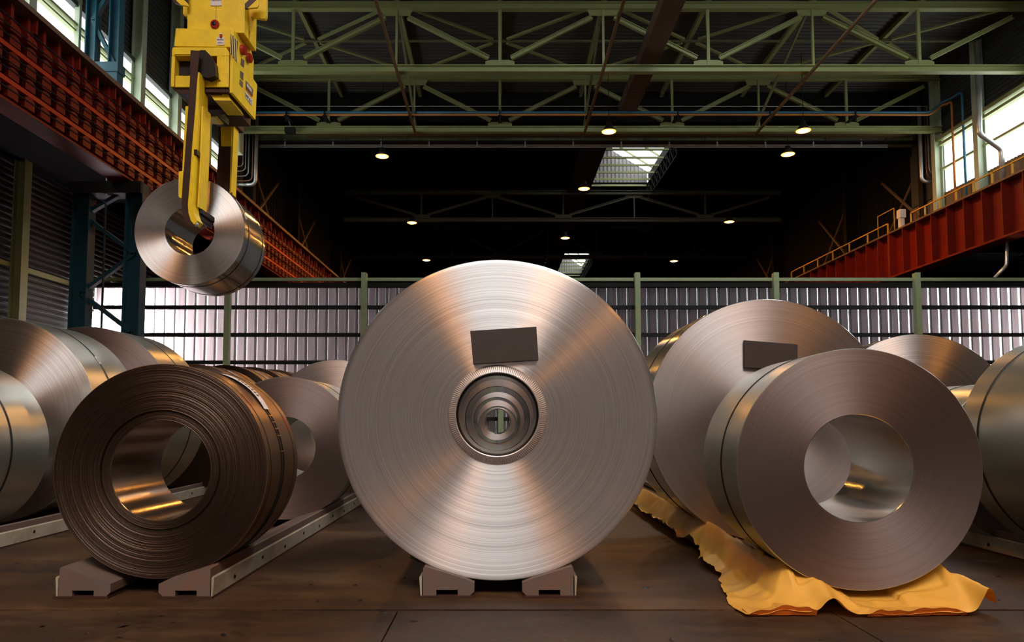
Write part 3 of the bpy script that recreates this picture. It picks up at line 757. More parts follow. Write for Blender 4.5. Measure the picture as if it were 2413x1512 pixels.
for k, x in enumerate((-10.03, -5.01, 0.03, 5.07, 10.18, 15.39, 20.5)):
    tag(MB().box(x - 0.1, x + 0.1, PW - 0.22, PW - 0.02, 0, 6.42).box(x - 0.09, x + 0.09, PW - 0.24, PW - 0.22, 0, 6.44).build('partition_post', green_post),
        'pale green post of the translucent partition, ' + ['under the hanging coil', 'left of the big centre coil', 'seen through the bore of the centre coil', 'just right of the big centre coil', 'above the coil with the dark pad at right', 'rightmost in view', 'beyond the right edge'][k], 'post', 'partition posts')
tag(MB().bar((2.9, PW + 1.2, 4.2), (4.9, PW + 1.2, 6.0), 0.08, 0.08).build('partition_stay', green_post), 'short sloping green stay behind the partition right of the centre coil', 'brace')

# ---------------------------------------------------------------- sodium lamps
def make_lamp(label):
    t = thing('high_bay_lamp', label, 'lamp', (0, 0, 0), 'glowing orange hall lamps')
    MB().lathe([(0.0, 0.36), (0.10, 0.36), (0.12, 0.2), (0.27, -0.035), (0.262, -0.035), (0.11, 0.19), (0.0, 0.25)], 20, closed=False).build('reflector', dark_steel, t)
    prof = [(0.0, 0.07)] + [(0.215 * math.sin(a), -0.01 - 0.085 * math.cos(a) + 0.0) for a in [math.pi - math.pi * k / 8 for k in range(1, 8)]] + [(0.0, -0.095)]
    MB().lathe(prof, 20, closed=False).build('lens', lamp_mat, t)
    MB().lathe([(0.20, -0.02), (0.262, -0.03), (0.26, -0.05), (0.20, -0.06)], 20).build('glowing_rim', lamp_rim, t)
    MB().tube([(0, 0, 0.36), (0, 0, 3.63)], 0.012, 6).build('hanger', dark_steel, t)
    return t
LAMPS = [(4.72, 30.5, 'in front of the second truss, right of the centre'), (13.1, 30.4, 'in front of the second truss, by the rightmost tie bar'),
         (-5.58, 33.45, 'left row, nearest, above left of the centre coil'), (13.55, 33.2, 'right row, hanging just below the crane bridge'),
         (4.55, 38.3, 'hanging beside the roof light, left of it'), (-5.58, 45.1, 'left row, second, right of the hanging coil'),
         (14.5, 44.9, 'right row, middle, over the right hand coils'), (4.5, 49.0, 'middle row, above the centre coil, below the roof light'),
         (-5.77, 56.0, 'left row, farthest, close above the partition'), (13.75, 56.3, 'right row, farthest, close above the partition')]
HIDDEN = [(-5.6, -2.5), (4.6, -2.5), (13.7, -2.5), (-5.6, -13.0), (4.6, -13.0), (13.7, -13.0)]
lamp0 = None
for x, y, lab in LAMPS:
    lab = 'glowing orange lamp ' + lab
    if lamp0 is None: l = lamp0 = make_lamp(lab)
    else: l = copy_tree(lamp0); l['label'] = lab
    l.location = (x, y, 13.5); l.scale = (1.18, 1.18, 1.0)
for x, y in HIDDEN:
    l = copy_tree(lamp0); l['label'] = 'orange hall lamp hanging high overhead, outside the picture'; l['group'] = 'orange hall lamps outside the picture'
    l.location = (x, y, 13.5)

# ---------------------------------------------------------------- cradles
ROWS = {'c': -0.01, 'l': -2.20, 'r': 2.14, 'll': -4.62, 'rr': 4.45}
def cradle(xc, side, y0, y1, label):
    t = thing('coil_cradle', label, 'cradle', (xc, y0, 0), 'long coil cradles on the floor')
    s = side
    def q(x, z): return (s * x, 0, z)
    pts = [q(0.145, 0.035), q(0.145, 0.085), q(0.20, 0.110), q(0.445, 0.185), q(0.455, 0.175), q(0.455, 0.012), q(0.375, 0.012), q(0.375, 0.045), q(0.245, 0.045), q(0.245, 0.012), q(0.17, 0.012)]
    MB().prism(pts, (0, y1 - y0, 0)).build('block', cradle_mat, t)
    n = 9
    p2 = [q(0.462, 0.006), q(0.470, 0.006), q(0.478, 0.12), q(0.470, 0.13), q(0.462, 0.12)]
    MB().prism(p2, (0, y1 - y0, 0)).build('side_plate', side_plate_mat, t)
    mb = MB()
    for k in range(14):
        y = 0.35 + k * 0.55
        if y < y1 - y0:
            mb.lathe([(0.0, 0.008), (0.012, 0.006), (0.014, 0.0)], 8, closed=False, M=Matrix.Translation((s * 0.474, y, 0.075 if k % 2 else 0.055)) @ Matrix.Rotation(s * math.pi / 2, 4, 'Y'))
    b = mb.build('bolt_row', dark_steel, t); b['kind'] = 'stuff'
    MB().box(min(s * 0.15, s * 0.475), max(s * 0.15, s * 0.475), -0.02, y1 - y0, 0.0, 0.012).build('base_plate', rust_plate, t)
for key, (y0, y1, nm) in {'c': (4.44, 19, 'under the big centre coil'), 'l': (4.42, 19, 'under the dark brown coil at front left'), 'r': (4.55, 19, 'under the front right coil on yellow paper'), 'll': (3.4, 19, 'of the far left row'), 'rr': (3.4, 19, 'of the far right row')}.items():
    for s in (-1, 1):
        cradle(ROWS[key], s, y0, y1, '%s half of the long coil cradle %s' % ('left' if s < 0 else 'right', nm))

# ---------------------------------------------------------------- coils
def rest_z(r):
    return r / math.cos(math.atan(0.306)) + 0.0475
def coil(label, px=None, Y=4.5, D=2.0, bore=0.61, w=1.0, X=None, Z=None, yaw=0.0, face=face_soft, wrap=sheet_zinc, inner=None, straps=(), seg=160, ribs=0, fringe=0.0, group='steel coils lying in rows', pitchx=0.0, ecc=0.0):
    """steel strip wound into a coil, axis along the hall, front face at Y"""
    R = D / 2; rb = bore / 2
    if X is None: X = at_y(px, 985, Y).x
    if Z is None: Z = rest_z(R)
    prof = []; mats = []; sm = []
    def add(r, z, mi, s=True): prof.append((r, z)); mats.append(mi); sm.append(s)
    e = 0.004
    add(rb + e, 0, 0, False)
    if ribs:
        g = 0.0015
        for k in range(1, ribs):
            r = rb + e + (R - rb - 2 * e) * k / ribs
            dz = random.uniform(-0.0012, 0.0012) - (0.012 if abs(k / ribs - 0.16) < 0.02 else 0)
            add(r - g, dz, 0, False); add(r - g * 0.4, dz - 0.0022, 0, False); add(r + g * 0.4, dz - 0.0022, 0, False); add(r + g, dz, 0, False)
    else:
        for k in range(1, 26):
            r = rb + e + (R - rb - 2 * e) * k / 26
            add(r, random.uniform(-fringe, fringe), 0, fringe > 0)
    add(R - e, 0, 1, False); add(R, -e, 1, True); add(R, -e * 1.8, 1, True)
    for k in range(1, 4): add(R, -w * k / 4, 1, True)
    add(R, -w + e * 1.8, 1, True); add(R, -w + e, 1, False); add(R - e, -w, 0, False)
    add(rb + e, -w, 2, False); add(rb, -w + e, 2, True); add(rb, -w + e * 1.8, 2, True)
    for k in range(3, 0, -1): add(rb, -w * k / 4, 2, True)
    add(rb, -e * 1.8, 2, True); add(rb, -e, 2, False)
    mb = MB().lathe(prof, seg, True, mats, sm)
    if ecc:
        mb.v = [(x, y + ecc * (R - math.hypot(x, y)) / (R - rb), z) for x, y, z in mb.v]
    o = mb.build('steel_coil', [face, wrap, inner or wrap])
    o.location = (X, Y, Z)
    o.rotation_euler = (Matrix.Rotation(yaw, 3, 'Z') @ Matrix.Rotation(pitchx, 3, 'X') @ Matrix.Rotation(math.pi / 2, 3, 'X')).to_euler()
    tag(o, label, 'steel coil', group)
    for zz in straps:
        hw = 0.009
        MB().lathe([(R + 0.0005, -zz + hw), (R + 0.004, -zz + hw), (R + 0.004, -zz - hw), (R + 0.0005, -zz - hw)], 128).build('strap', strap_mat, o)
    return o
def coil_tag(o, R, a0, a1, z0, z1, mat=white_sign, name='label_tag', lift=0.006, n=12, marks=True, bow=0.0):
    """paper label bent over the wrap, a0..a1 angles in degrees round the coil (90 = top)"""
    mb = MB(); vs = []
    for k in range(n + 1):
        a = math.radians(a0 + (a1 - a0) * k / n); rr = R + lift + bow * math.sin(math.pi * k / n)
        for z in (z0, z1):
            vs.append((rr * math.cos(a), rr * math.sin(a), z))
    for k in range(n + 1):
        a = math.radians(a0 + (a1 - a0) * k / n); rr = R + lift + bow * math.sin(math.pi * k / n) - 0.002
        for z in (z0, z1):
            vs.append((rr * math.cos(a), rr * math.sin(a), z))
    fs = []; b = 2 * (n + 1)
    for k in range(n):
        fs.append((2 * k, 2 * k + 1, 2 * k + 3, 2 * k + 2)); fs.append((b + 2 * k, b + 2 * k + 2, b + 2 * k + 3, b + 2 * k + 1))
        fs.append((2 * k, 2 * k + 2, b + 2 * k + 2, b + 2 * k)); fs.append((2 * k + 1, b + 2 * k + 1, b + 2 * k + 3, 2 * k + 3))
    mb.add(vs, fs)
    lb = mb.build(name, mat, o)
    if marks:
        m2 = MB(); q = 7
        for k in range(q):
            a = math.radians(a0 + (a1 - a0) * (0.28 + 0.5 * k / q)); rr = R + lift + 0.0015 + bow * math.sin(math.pi * (0.28 + 0.5 * k / q))
            zc0, zc1 = z0 + (z1 - z0) * 0.25, z0 + (z1 - z0) * 0.75
            da = math.radians((a1 - a0) * 0.018)
            m2.add([(rr * math.cos(a - da), rr * math.sin(a - da), zc0), (rr * math.cos(a + da), rr * math.sin(a + da), zc0), (rr * math.cos(a + da), rr * math.sin(a + da), zc1), (rr * math.cos(a - da), rr * math.sin(a - da), zc1)], [(0, 1, 2, 3)])
        mk = m2.build('printed_bars', black_ink, lb)
    return lb

# centre row
big = coil('huge bright steel coil standing face-on in the centre, toothed ring round its bore', 1172, 4.49, 1.99, 0.508, 0.66, face=face_bright, wrap=sheet_zinc, inner=bore_steel, seg=256, ecc=0.021, fringe=0.0008, Z=at_y(1172, 984, 4.49).z)
# toothed steel edge protector
mb = MB(); N_T = 150; r0, r1 = 0.256, 0.309
prof_in = [(r0, 0.016), (r0 + 0.004, 0.022)]
vs = []; fs = []
K = N_T * 2
for k in range(K):
    a = 2 * math.pi * k / K; up = 0.004 if k % 2 else -0.003
    rt = r1 - (0.003 if k % 2 else 0)
    for (r, z) in ((r0, 0.0), (r0, 0.020), (r0 + 0.006, 0.022), (rt - 0.008, 0.012 + up), (rt, 0.004 + up * 0.5), (rt, 0.0)):
        vs.append((r * math.cos(a), r * math.sin(a), z))
for k in range(K):
    k2 = (k + 1) % K
    for i in range(5): fs.append((k * 6 + i, k2 * 6 + i, k2 * 6 + i + 1, k * 6 + i + 1))
ring_metal = painted('pressed_steel_ring', (0.58, 0.50, 0.45), 0.42, metal=0.85, bump=0)
mb.add(vs, fs); mb.build('edge_protector_ring', ring_metal, big, (0, 0.021, 0))
MB().lathe([(0.254, 0.02), (0.258, 0.02), (0.252, -0.12), (0.248, -0.12)], 96).build('bore_liner', grease, big, (0, 0.021, 0))
# loose strip end at lower left of the big coil
MB().add([(-0.54, -0.862, -0.02), (-0.33, -0.945, -0.02), (-0.33, -0.945, -0.6), (-0.54, -0.862, -0.6), (-0.54, -0.865, -0.02), (-0.33, -0.948, -0.02)], [(0, 1, 2, 3)]).build('loose_strip_end', sheet_zinc, big)

def pad(corners, Y, label, t=0.03):
    pts = [at_y(px, py, Y - t) for px, py in corners]
    c = sum(pts, Vector()) / 4
    o = MB().prism([p - c for p in pts], (0, t - 0.0005, 0)).build('rubber_pad', pad_mat, None, c, bevel=0.003)
    tag(o, label, 'pad', 'dark pads on coil faces')
pad([(1108, 779), (1264, 769), (1269, 848), (1115, 858)], 4.487, 'dark brown rectangular pad stuck on the face of the huge centre coil')

coil('coil behind the huge centre coil, seen only through its bore', 1172, 5.75, 1.97, 0.508, 1.2, face=face_soft, wrap=sheet_zinc, inner=bore_steel, seg=128)
coil('third coil of the centre row, a ring inside the centre bore', 1171, 8.0, 1.93, 0.508, 1.2, face=face_soft, inner=bore_steel, seg=96)
coil('fourth coil of the centre row, deep inside the centre bore', 1173, 11.3, 1.76, 0.60, 1.2, face=face_soft, inner=bore_steel, seg=96)
coil('last coil of the centre row, smallest ring inside the centre bore', 1173, 14.6, 1.86, 0.508, 1.2, face=face_soft, inner=bore_steel, seg=96)

# left row
dark = coil('dark brown hot rolled coil with thick visible windings at front left', 382, 4.53, 1.333, 0.62, 0.69, face=face_dark, wrap=sheet_dark, inner=bore_dark, straps=(), ribs=66, seg=192, yaw=math.radians(0.5), Z=at_y(380, 1108, 4.53).z)
R = 1.333 / 2
for z, hw in ((-0.30, 0.006), (-0.345, 0.006)):
    MB().lathe([(R + 0.0005, z + hw), (R + 0.005, z + hw), (R + 0.005, z - hw), (R + 0.0005, z - hw)], 128).build('strap', strap_mat, dark)
for z in (-0.07, -0.60):
    MB().lathe([(R + 0.0005, z + .004), (R + 0.002, z + .004), (R + 0.002, z - .004), (R + 0.0005, z - .004)], 128).build('edge_seam', strap_mat, dark)
coil_tag(dark, R, 67, 35, -0.275, -0.365, lift=0.008, bow=0.012, n=16)
for k in range(5):
    a = 31 - k * 4.2 - (5 if k == 4 else 0)
    coil_tag(dark, R, a, a - 0.5, -0.285, -0.365, clip_mat, 'strap_clip', 0.006, 2, False)
for a, z in ((46, -0.075), (30, -0.60)):
    coil_tag(dark, R, a, a - 9, z - 0.012, z + 0.004, red_ink, 'red_paint_mark', 0.003, 6, False)

coil('satin brown faced coil behind the dark front left coil, big open bore', 672, 7.2, 1.415, 0.61, 0.95, face=face_dull, wrap=sheet_zinc, inner=sheet_zinc, straps=(0.35,), seg=160)
coil('grey faced coil partly hidden behind the left edge of the centre coil', 790, 8.95, 1.72, 0.61, 1.0, face=face_soft, wrap=sheet_zinc, seg=128)
# far left row
coil('silvery coil cut by the left edge of the picture with black strap', X=-4.78, Y=5.45, D=1.48, bore=0.61, w=1.05, face=face_soft, wrap=sheet_zinc, straps=(0.55,), seg=160)
l5 = coil('large bright coil at the left edge, brushed face and strap with tag', -18, 6.85, 1.95, 0.61, 0.84, face=face_bright, wrap=sheet_zinc, straps=(0.36,), seg=192)
coil_tag(l5, 0.975, 40, 34.5, -0.345, -0.375, n=4)
l6 = coil('brown faced coil with silvery wrap at left, under the blue lattice column', 190, 7.95, 2.0, 0.61, 0.85, face=face_dull, wrap=sheet_zinc, straps=(0.45,), seg=160, X=-4.58)
brn = []
for k, (Y, dd) in enumerate(((10.2, 1.76), (11.5, 1.84), (12.8, 1.9), (14.2, 1.95))):
    b = coil('dark brown coil low behind the front left coil, ' + ['nearest, with pale label', 'second, with pale label', 'third', 'farthest'][k], X=-4.36 - 0.05 * k, Y=Y, D=dd, bore=0.61, w=0.95, face=face_dark, wrap=sheet_dark, straps=(0.3, 0.7), seg=128)
    if k < 3: coil_tag(b, dd / 2, 66, 50, -0.35, -0.43, n=6)
# right row
coil('satin coil at front right resting on yellow paper, dull brown face', 2020, 4.23, 1.402, 0.622, 0.85, face=face_dull, wrap=sheet_zinc, inner=sheet_mirror, straps=(0.36,), yaw=math.radians(-3.0), seg=224, Z=at_y(2020, 1103, 4.23).z)
coil('large coil behind the front right coil with a dark pad on its face', 1812, 5.87, 1.97, 0.61, 1.0, face=face_soft, wrap=sheet_mirror, straps=(0.4,), seg=224, Z=at_y(1812, 988, 5.87).z)
pad([(1754, 801), (1880, 811), (1880, 872), (1754, 866)], 5.865, 'dark pad on the large right coil, half hidden by the front coil')
# far right row
coil('silvery coil cut by the right edge of the picture with black strap', X=4.37, Y=4.55, D=1.62, bore=0.61, w=1.06, face=face_soft, wrap=sheet_zinc, straps=(0.85,), seg=192)
coil('small silvery coil wedged between the front right and right edge coils', X=4.24, Y=5.90, D=1.30, bore=0.61, w=1.1, face=face_dull, wrap=sheet_zinc, straps=(0.5,), seg=128)
coil('bright brushed coil far right, its top glowing against the partition', 2165, 7.8, 1.90, 0.61, 1.0, yaw=math.radians(-9), face=face_bright, wrap=sheet_mirror, straps=(0.4,), seg=160)
coil('coil behind the large right coil at the back, a sliver of wrap', X=4.3, Y=9.6, D=1.93, bore=0.61, w=1.0, face=face_soft, wrap=sheet_mirror, seg=128)

# hanging coil
HY = 9.15
hc = at_y(447, 544, HY); hR = 0.70
hang = coil('shiny steel coil hanging in the air from the yellow crane tongs', X=hc.x, Z=hc.z, Y=HY, D=2 * hR, bore=0.62, w=0.93, face=face_bright, wrap=sheet_mirror, inner=sheet_mirror, straps=(0.17, 0.80), yaw=math.radians(2.5), seg=224, group='steel coils lifted by the crane', pitchx=math.radians(0.5))
coil_tag(hang, hR, 40, 16, -0.11, -0.15, n=8)
coil_tag(hang, hR, -52, -53, -0.01, -0.92, strap_mat, 'wrap_seam', 0.001, 2, False)

# ---------------------------------------------------------------- yellow crane tongs
HT = 8.78
tongs = thing('crane_tongs', 'yellow crane coil tongs with warning lamps holding the hanging coil', 'crane tongs', (0, 0, 0))
def flat(pts, Y, depth, name, mat, parent=tongs, bevel=0, **k):
    return MB().prism([at_y(px, py, Y) for px, py in pts], (0, depth, 0), **k).build(name, mat, parent, bevel=bevel)
# lower head with its two openings
hx = lambda px: at_y(px, 150, HT).x
head = MB()
def fbox(x0, x1, y0, y1, Ya, Yb, mb):
    a = at_y(x0, y1, Ya); b = at_y(x1, y0, Ya)
    return mb.box(a.x, b.x, Ya, Yb, a.z, b.z)
o = flat([(408, 111), (532, 111), (540, 122), (540, 132), (405, 132), (405, 116)], HT, 0.62, 'head_housing', yellow, bevel=0.006)
mb = MB(); fbox(402, 412, 132, 204, HT, HT + 0.62, mb); fbox(509, 540, 132, 205, HT, HT + 0.62, mb); fbox(412, 509, 178, 205, HT, HT + 0.62, mb)
mb.build('head_frame', yellow, tongs, bevel=0.006)
mb = MB(); fbox(411, 510, 131, 179, HT + 0.13, HT + 0.40, mb); mb.build('dark_recess_filler', grease, tongs)  # black filler block: the shade inside the opening put into its colour
mb = MB(); fbox(516, 520, 128, 190, HT - 0.012, HT, mb); fbox(483, 520, 187, 190, HT - 0.012, HT, mb); fbox(411, 483, 125, 128, HT - 0.012, HT, mb); mb.build('cover_rim', yellow, tongs)
# underside of the head, dark, sloping
flat([(402, 204), (540, 205), (520, 222), (430, 222)], HT + 0.03, 0.58, 'head_underside', rust_plate)
flat([(488, 212), (532, 212), (540, 228), (545, 237), (505, 236)], HT + 0.06, 0.45, 'lower_flap', yellow)
# upper block
flat([(414, 66), (543, 70), (543, 111), (410, 109)], HT + 0.04, 0.60, 'upper_housing', yellow, bevel=0.006)
# neck rising to the crane
flat([(441, -70), (578, -70), (575, 78), (441, 68)], HT + 0.12, 0.46, 'neck', yellow, bevel=0.006)
a = at_y(441, -70, HT + .12); b = at_y(578, -70, HT + .12)
MB().box(a.x - 0.1, b.x + 0.1, HT + 0.0, HT + 0.75, a.z, a.z + 0.7).build('hook_block', yellow, tongs)
for dx in (0.15, 0.55):
    for dy in (0.15, 0.5):
        MB().tube([(a.x + dx, HT + dy, a.z + 0.7), (a.x + dx, HT + dy, 10.2)], 0.016, 6).build('rope', dark_steel, tongs)
# wings
flat([(406, -20), (443, -20), (443, 14), (430, 12), (412, 8), (407, 2)], HT + 0.02, 0.03, 'striped_wing', stripe_wing2)
flat([(432, -20), (443, -20), (443, 38), (436, 38), (431, 33)], HT + 0.3, 0.25, 'side_bracket', yellow)
flat([(577, -20), (609, -20), (609, 12), (606, 17), (577, 20)], HT + 0.02, 0.03, 'striped_wing', stripe_wing)
flat([(590, -20), (628, -20), (628, 38), (625, 44), (618, 44), (590, 39)], HT + 0.25, 0.05, 'right_wing', yellow)
flat([(588, 30), (599, 42), (595, 84), (586, 70)], HT + 0.3, 0.04, 'right_bracket', yellow)
# the long side panel along the hall
XS = at_y(543, 150, HT).x
mb = MB().prism([at_x(px, py, XS) for px, py in ((544, 72), (553, 79), (571, 84), (580, 93), (583, 110), (592, 143), (591, 186), (600, 199), (596, 282), (541, 218))], (0.035, 0, 0))
mb.build('side_panel', yellow, tongs)
mb = MB().prism([at_x(px, py, XS + 0.036) for px, py in ((544, 80), (560, 98), (558, 147), (542, 124))], (0.004, 0, 0))
mb.build('striped_plate', stripe_side, tongs)
MB().prism([at_x(px, py, XS) - Vector((0.36, 0, 0)) for px, py in ((541, 210), (594, 272), (594, 279), (541, 217))], (0.35, 0, 0)).build('panel_underside', rust_plate, tongs)
def side_plate(pts, name, mat, d=0.006):
    return MB().prism([at_x(px, py, XS + 0.036) for px, py in pts], (d, 0, 0)).build(name, mat, tongs)
side_plate([(568, 137), (575, 143), (574, 159), (567, 152)], 'display_window', grey_sign)
side_plate([(566, 167), (573, 172), (572, 189), (566, 182)], 'display_window', grey_sign)
side_plate([(565, 187), (572, 194), (571, 206), (564, 198)], 'rating_plate', grey_sign)
p1 = side_plate([(579, 190), (596, 211), (594.5, 227), (578.5, 206)], 'maker_plate', grey_sign)
p2 = side_plate([(578, 215), (594.5, 236), (593.5, 249.5), (577, 229)], 'load_plate', white_sign)
def letters(txt, size, loc, rot, mat, name, parent=tongs, sx=1.0):
    cu = bpy.data.curves.new(name, 'FONT'); cu.body = txt; cu.size = size; cu.extrude = 0.001
    cu.align_x = 'CENTER'; cu.align_y = 'CENTER'; cu.materials.append(mat)
    tmp = bpy.data.objects.new('lettering', cu); COL.objects.link(tmp)
    bpy.context.view_layer.update()
    me = bpy.data.meshes.new_from_object(tmp.evaluated_get(bpy.context.evaluated_depsgraph_get()))
    bpy.data.objects.remove(tmp); bpy.data.curves.remove(cu)
    o = bpy.data.objects.new(name, me); COL.objects.link(o); o.parent = parent; o.location = loc; o.rotation_euler = rot
    o.scale = (sx, 1, 1)
    return o
side_rot = (math.pi / 2, 0, math.pi / 2)
c = sum((at_x(px, py, XS + 0.046) for px, py in ((578, 215), (594.5, 236), (593.5, 249.5), (577, 229))), Vector()) / 4
letters('SWP 35 T', 0.075, c, side_rot, black_ink, 'load_lettering', sx=0.8)
c = sum((at_x(px, py, XS + 0.046) for px, py in ((579, 190), (596, 211), (594.5, 227), (578.5, 206))), Vector()) / 4
mk = MB()
for k in range(7):
    q = c + Vector((0.001, (k - 3) * 0.026, (3 - k) * 0.0 + 0.01)); mk.box(q.x, q.x + 0.002, q.y - 0.009, q.y + 0.009, q.z - 0.022, q.z + 0.022)
mk.build('worn_lettering', white_sign, p1)
MB().box(0, 0.003, -0.12, 0.12, -0.012, 0.0).build('red_stripe', red_ink, p1, c + Vector((-0.003, 0, -0.05)))
# warning lamps
def dome(c, r, axis, name, parent=tongs, deep=0.95):
    M = Matrix.Translation(c) @ Vector((0, 0, 1)).rotation_difference(Vector(axis)).to_matrix().to_4x4()
    prof = [(r * 1.05, 0.0), (r * 1.05, r * 0.12), (r * 1.0, r * deep * 0.8), (r * 0.85, r * deep), (0.0, r * deep)]
    return MB().lathe(prof, 20, closed=False, M=M, smooth=False).build(name, red_lens, parent)
l1 = dome(at_y(507, 58, HT + 0.12), 0.055, (0, -1, 0), 'warning_lamp', deep=0.5)
MB().lathe([(0.0, 0.031), (0.028, 0.031), (0.032, 0.026)], 16, closed=False, M=Matrix.Translation(at_y(506, 58, HT + 0.12)) @ Matrix.Rotation(math.pi / 2, 4, 'X')).build('lens_centre', grease, l1)
dome(at_x(568, 118, XS + 0.03), 0.062, (1, -0.1, 0), 'warning_lamp')
dome(at_x(582, 137, XS + 0.03), 0.062, (1, -0.1, 0), 'warning_lamp')
mb = MB(); fbox(517.5, 522.5, 80, 87, HT + 0.01, HT + 0.045, mb); mb.build('indicator_light', red_lens, tongs)
mb = MB(); fbox(517.5, 523, 77, 80, HT + 0.01, HT + 0.045, mb); mb.build('indicator_cap', white_sign, tongs)
# signs
mb = MB(); fbox(510, 529, 87, 105.5, HT + 0.03, HT + 0.04, mb); sg = mb.build('notice_plate', white_sign, tongs)
letters('Bereiche', 0.024, at_y(519.5, 93.5, HT + 0.028), (math.pi / 2, 0, 0), black_ink, 'notice_lettering')
letters('Sichern', 0.024, at_y(519.5, 100.5, HT + 0.028), (math.pi / 2, 0, 0), black_ink, 'notice_lettering')
mb = MB(); fbox(496, 522, -12, 13, HT + 0.11, HT + 0.12, mb); mb.build('number_plate', white_sign, tongs)
letters('4283A', 0.05, at_y(509.5, -0.5, HT + 0.108), (math.pi / 2, 0, 0), black_ink, 'number_lettering')
mb = MB(); fbox(508.2, 509.2, 13, 48, HT + 0.112, HT + 0.12, mb); mb.build('cable', rust_plate, tongs)
# carriage that carries the front arm
flat([(450, 118), (461, 119), (468, 122), (472, 118), (484, 118), (497, 132), (506, 148), (508, 178), (490, 184), (474, 178), (462, 160), (455, 165)], HT - 0.12, 0.10, 'arm_carriage', grease)
flat([(463, 127), (469, 129), (468, 150), (464, 148)], HT - 0.125, 0.006, 'worn_paint', yellow)
# front arm: brown face plate, yellow body, rounded toe
AY = 8.56
arm_l = [(449, 119), (447.5, 190), (444, 250), (438, 330), (432, 420), (428, 480), (430, 505), (436, 522), (446, 530), (457, 533)]
arm_r = [(470, 119), (466, 160), (462, 200), (459, 250), (452, 330), (446, 420), (441, 480), (442.5, 500), (448, 518), (457, 529)]
flat(arm_l + list(reversed(arm_r)), AY, 0.02, 'arm_face_plate', rust_plate)
body_l = [(462, 170), (459, 250), (452, 330), (446, 420), (441, 480), (442.5, 500), (448, 518), (457, 529)]
body_r = [(470, 170), (468, 250), (463, 330), (458, 420), (455, 480), (457, 500), (461, 512), (466, 520)]
flat([(p[0] - 12, p[1]) for p in body_l[:5]] + body_l[5:] + list(reversed(body_r)), AY + 0.02, 0.16, 'arm', yellow)
flat([(470, 205), (478, 205), (477.5, 250), (472, 400), (466, 488), (459, 487), (464, 400), (468, 250)], AY + 0.16, 0.16, 'guide_rail', yellow)
flat([(475, 250), (478.5, 250), (473, 400), (467.5, 487), (465, 487), (470, 400)], AY + 0.10, 0.24, 'guide_rail_edge', yellow)
flat([(421, 404), (432, 402), (428, 466), (424, 466), (420.5, 462)], AY + 0.04, 0.14, 'bumper', yellow)
flat([(437, 250), (446, 250), (432, 430), (428, 430)], AY + 0.1, 0.1, 'rear_flange', yellow)
flat([(457, 352), (464, 352), (464, 364), (457, 364)], AY + 0.005, 0.1, 'sensor', grease)
mb = MB(); c0 = at_y(462, 500, AY + 0.3)
fbox(453, 474, 489, 503, AY + 0.18, HY + 0.10, mb); fbox(458, 470, 503, 516, AY + 0.18, HY + 0.02, mb); mb.build('hook_foot', grease, tongs, bevel=0.01)
MB().lathe([(0, 0.02), (0.03, 0.02), (0.03, -0.02), (0, -0.02)], 14, closed=False, M=Matrix.Translation(at_y(461, 528, AY + 0.05)) @ Matrix.Rotation(math.pi / 2, 4, 'X')).build('toe_pin', zinc, tongs)
# telescopic beam below the head and the rear arm
mb = MB(); a = at_y(478, 262, 9.2); b = at_y(560, 240, 9.2); mb.box(a.x, b.x, 9.15, 9.7, a.z, b.z); mb.build('cross_beam', rust_plate, tongs)
RY = HY + 1.02
flat([(478, 232), (528, 236), (528, 262), (478, 262)], 9.7, RY + 0.3 - 9.7, 'rear_beam', rust_plate)
flat([(516, 240), (549, 240), (547, 345), (543, 452), (509, 440), (515, 345)], RY, 0.05, 'rear_arm_plate', rust_plate)
flat([(519, 262), (547, 262), (545, 344), (521, 344)], RY - 0.02, 0.02, 'rear_arm_cover', yellow)
flat([(546, 262), (552, 262), (549, 350), (544, 455), (541, 455)], RY - 0.005, 0.20, 'rear_arm_edge', yellow)
mb = MB(); fbox(512, 545, 452, 560, RY, RY + 0.05, mb); mb.build('rear_hook', rust_plate, tongs)
flat([(480, 262), (508, 262), (518, 270), (505, 276), (480, 274)], 9.35, 0.25, 'lower_tray', yellow)
flat([(522, 262), (532, 272), (531, 286), (517, 275)], 9.3, 0.12, 'tilted_light', green)
# crane bridge that carries the tongs, above the picture
hb = thing('crane_bridge', 'crane bridge carrying the yellow tongs, above the picture', 'crane', (0, 9.15, 10.1))
MB().box(-10.3, 18.9, -0.5, -0.1, 0.1, 1.0).build('main_girder', dark_steel, hb)
MB().box(-10.3, 18.9, 0.4, 0.8, 0.1, 1.0).build('rear_girder', dark_steel, hb)

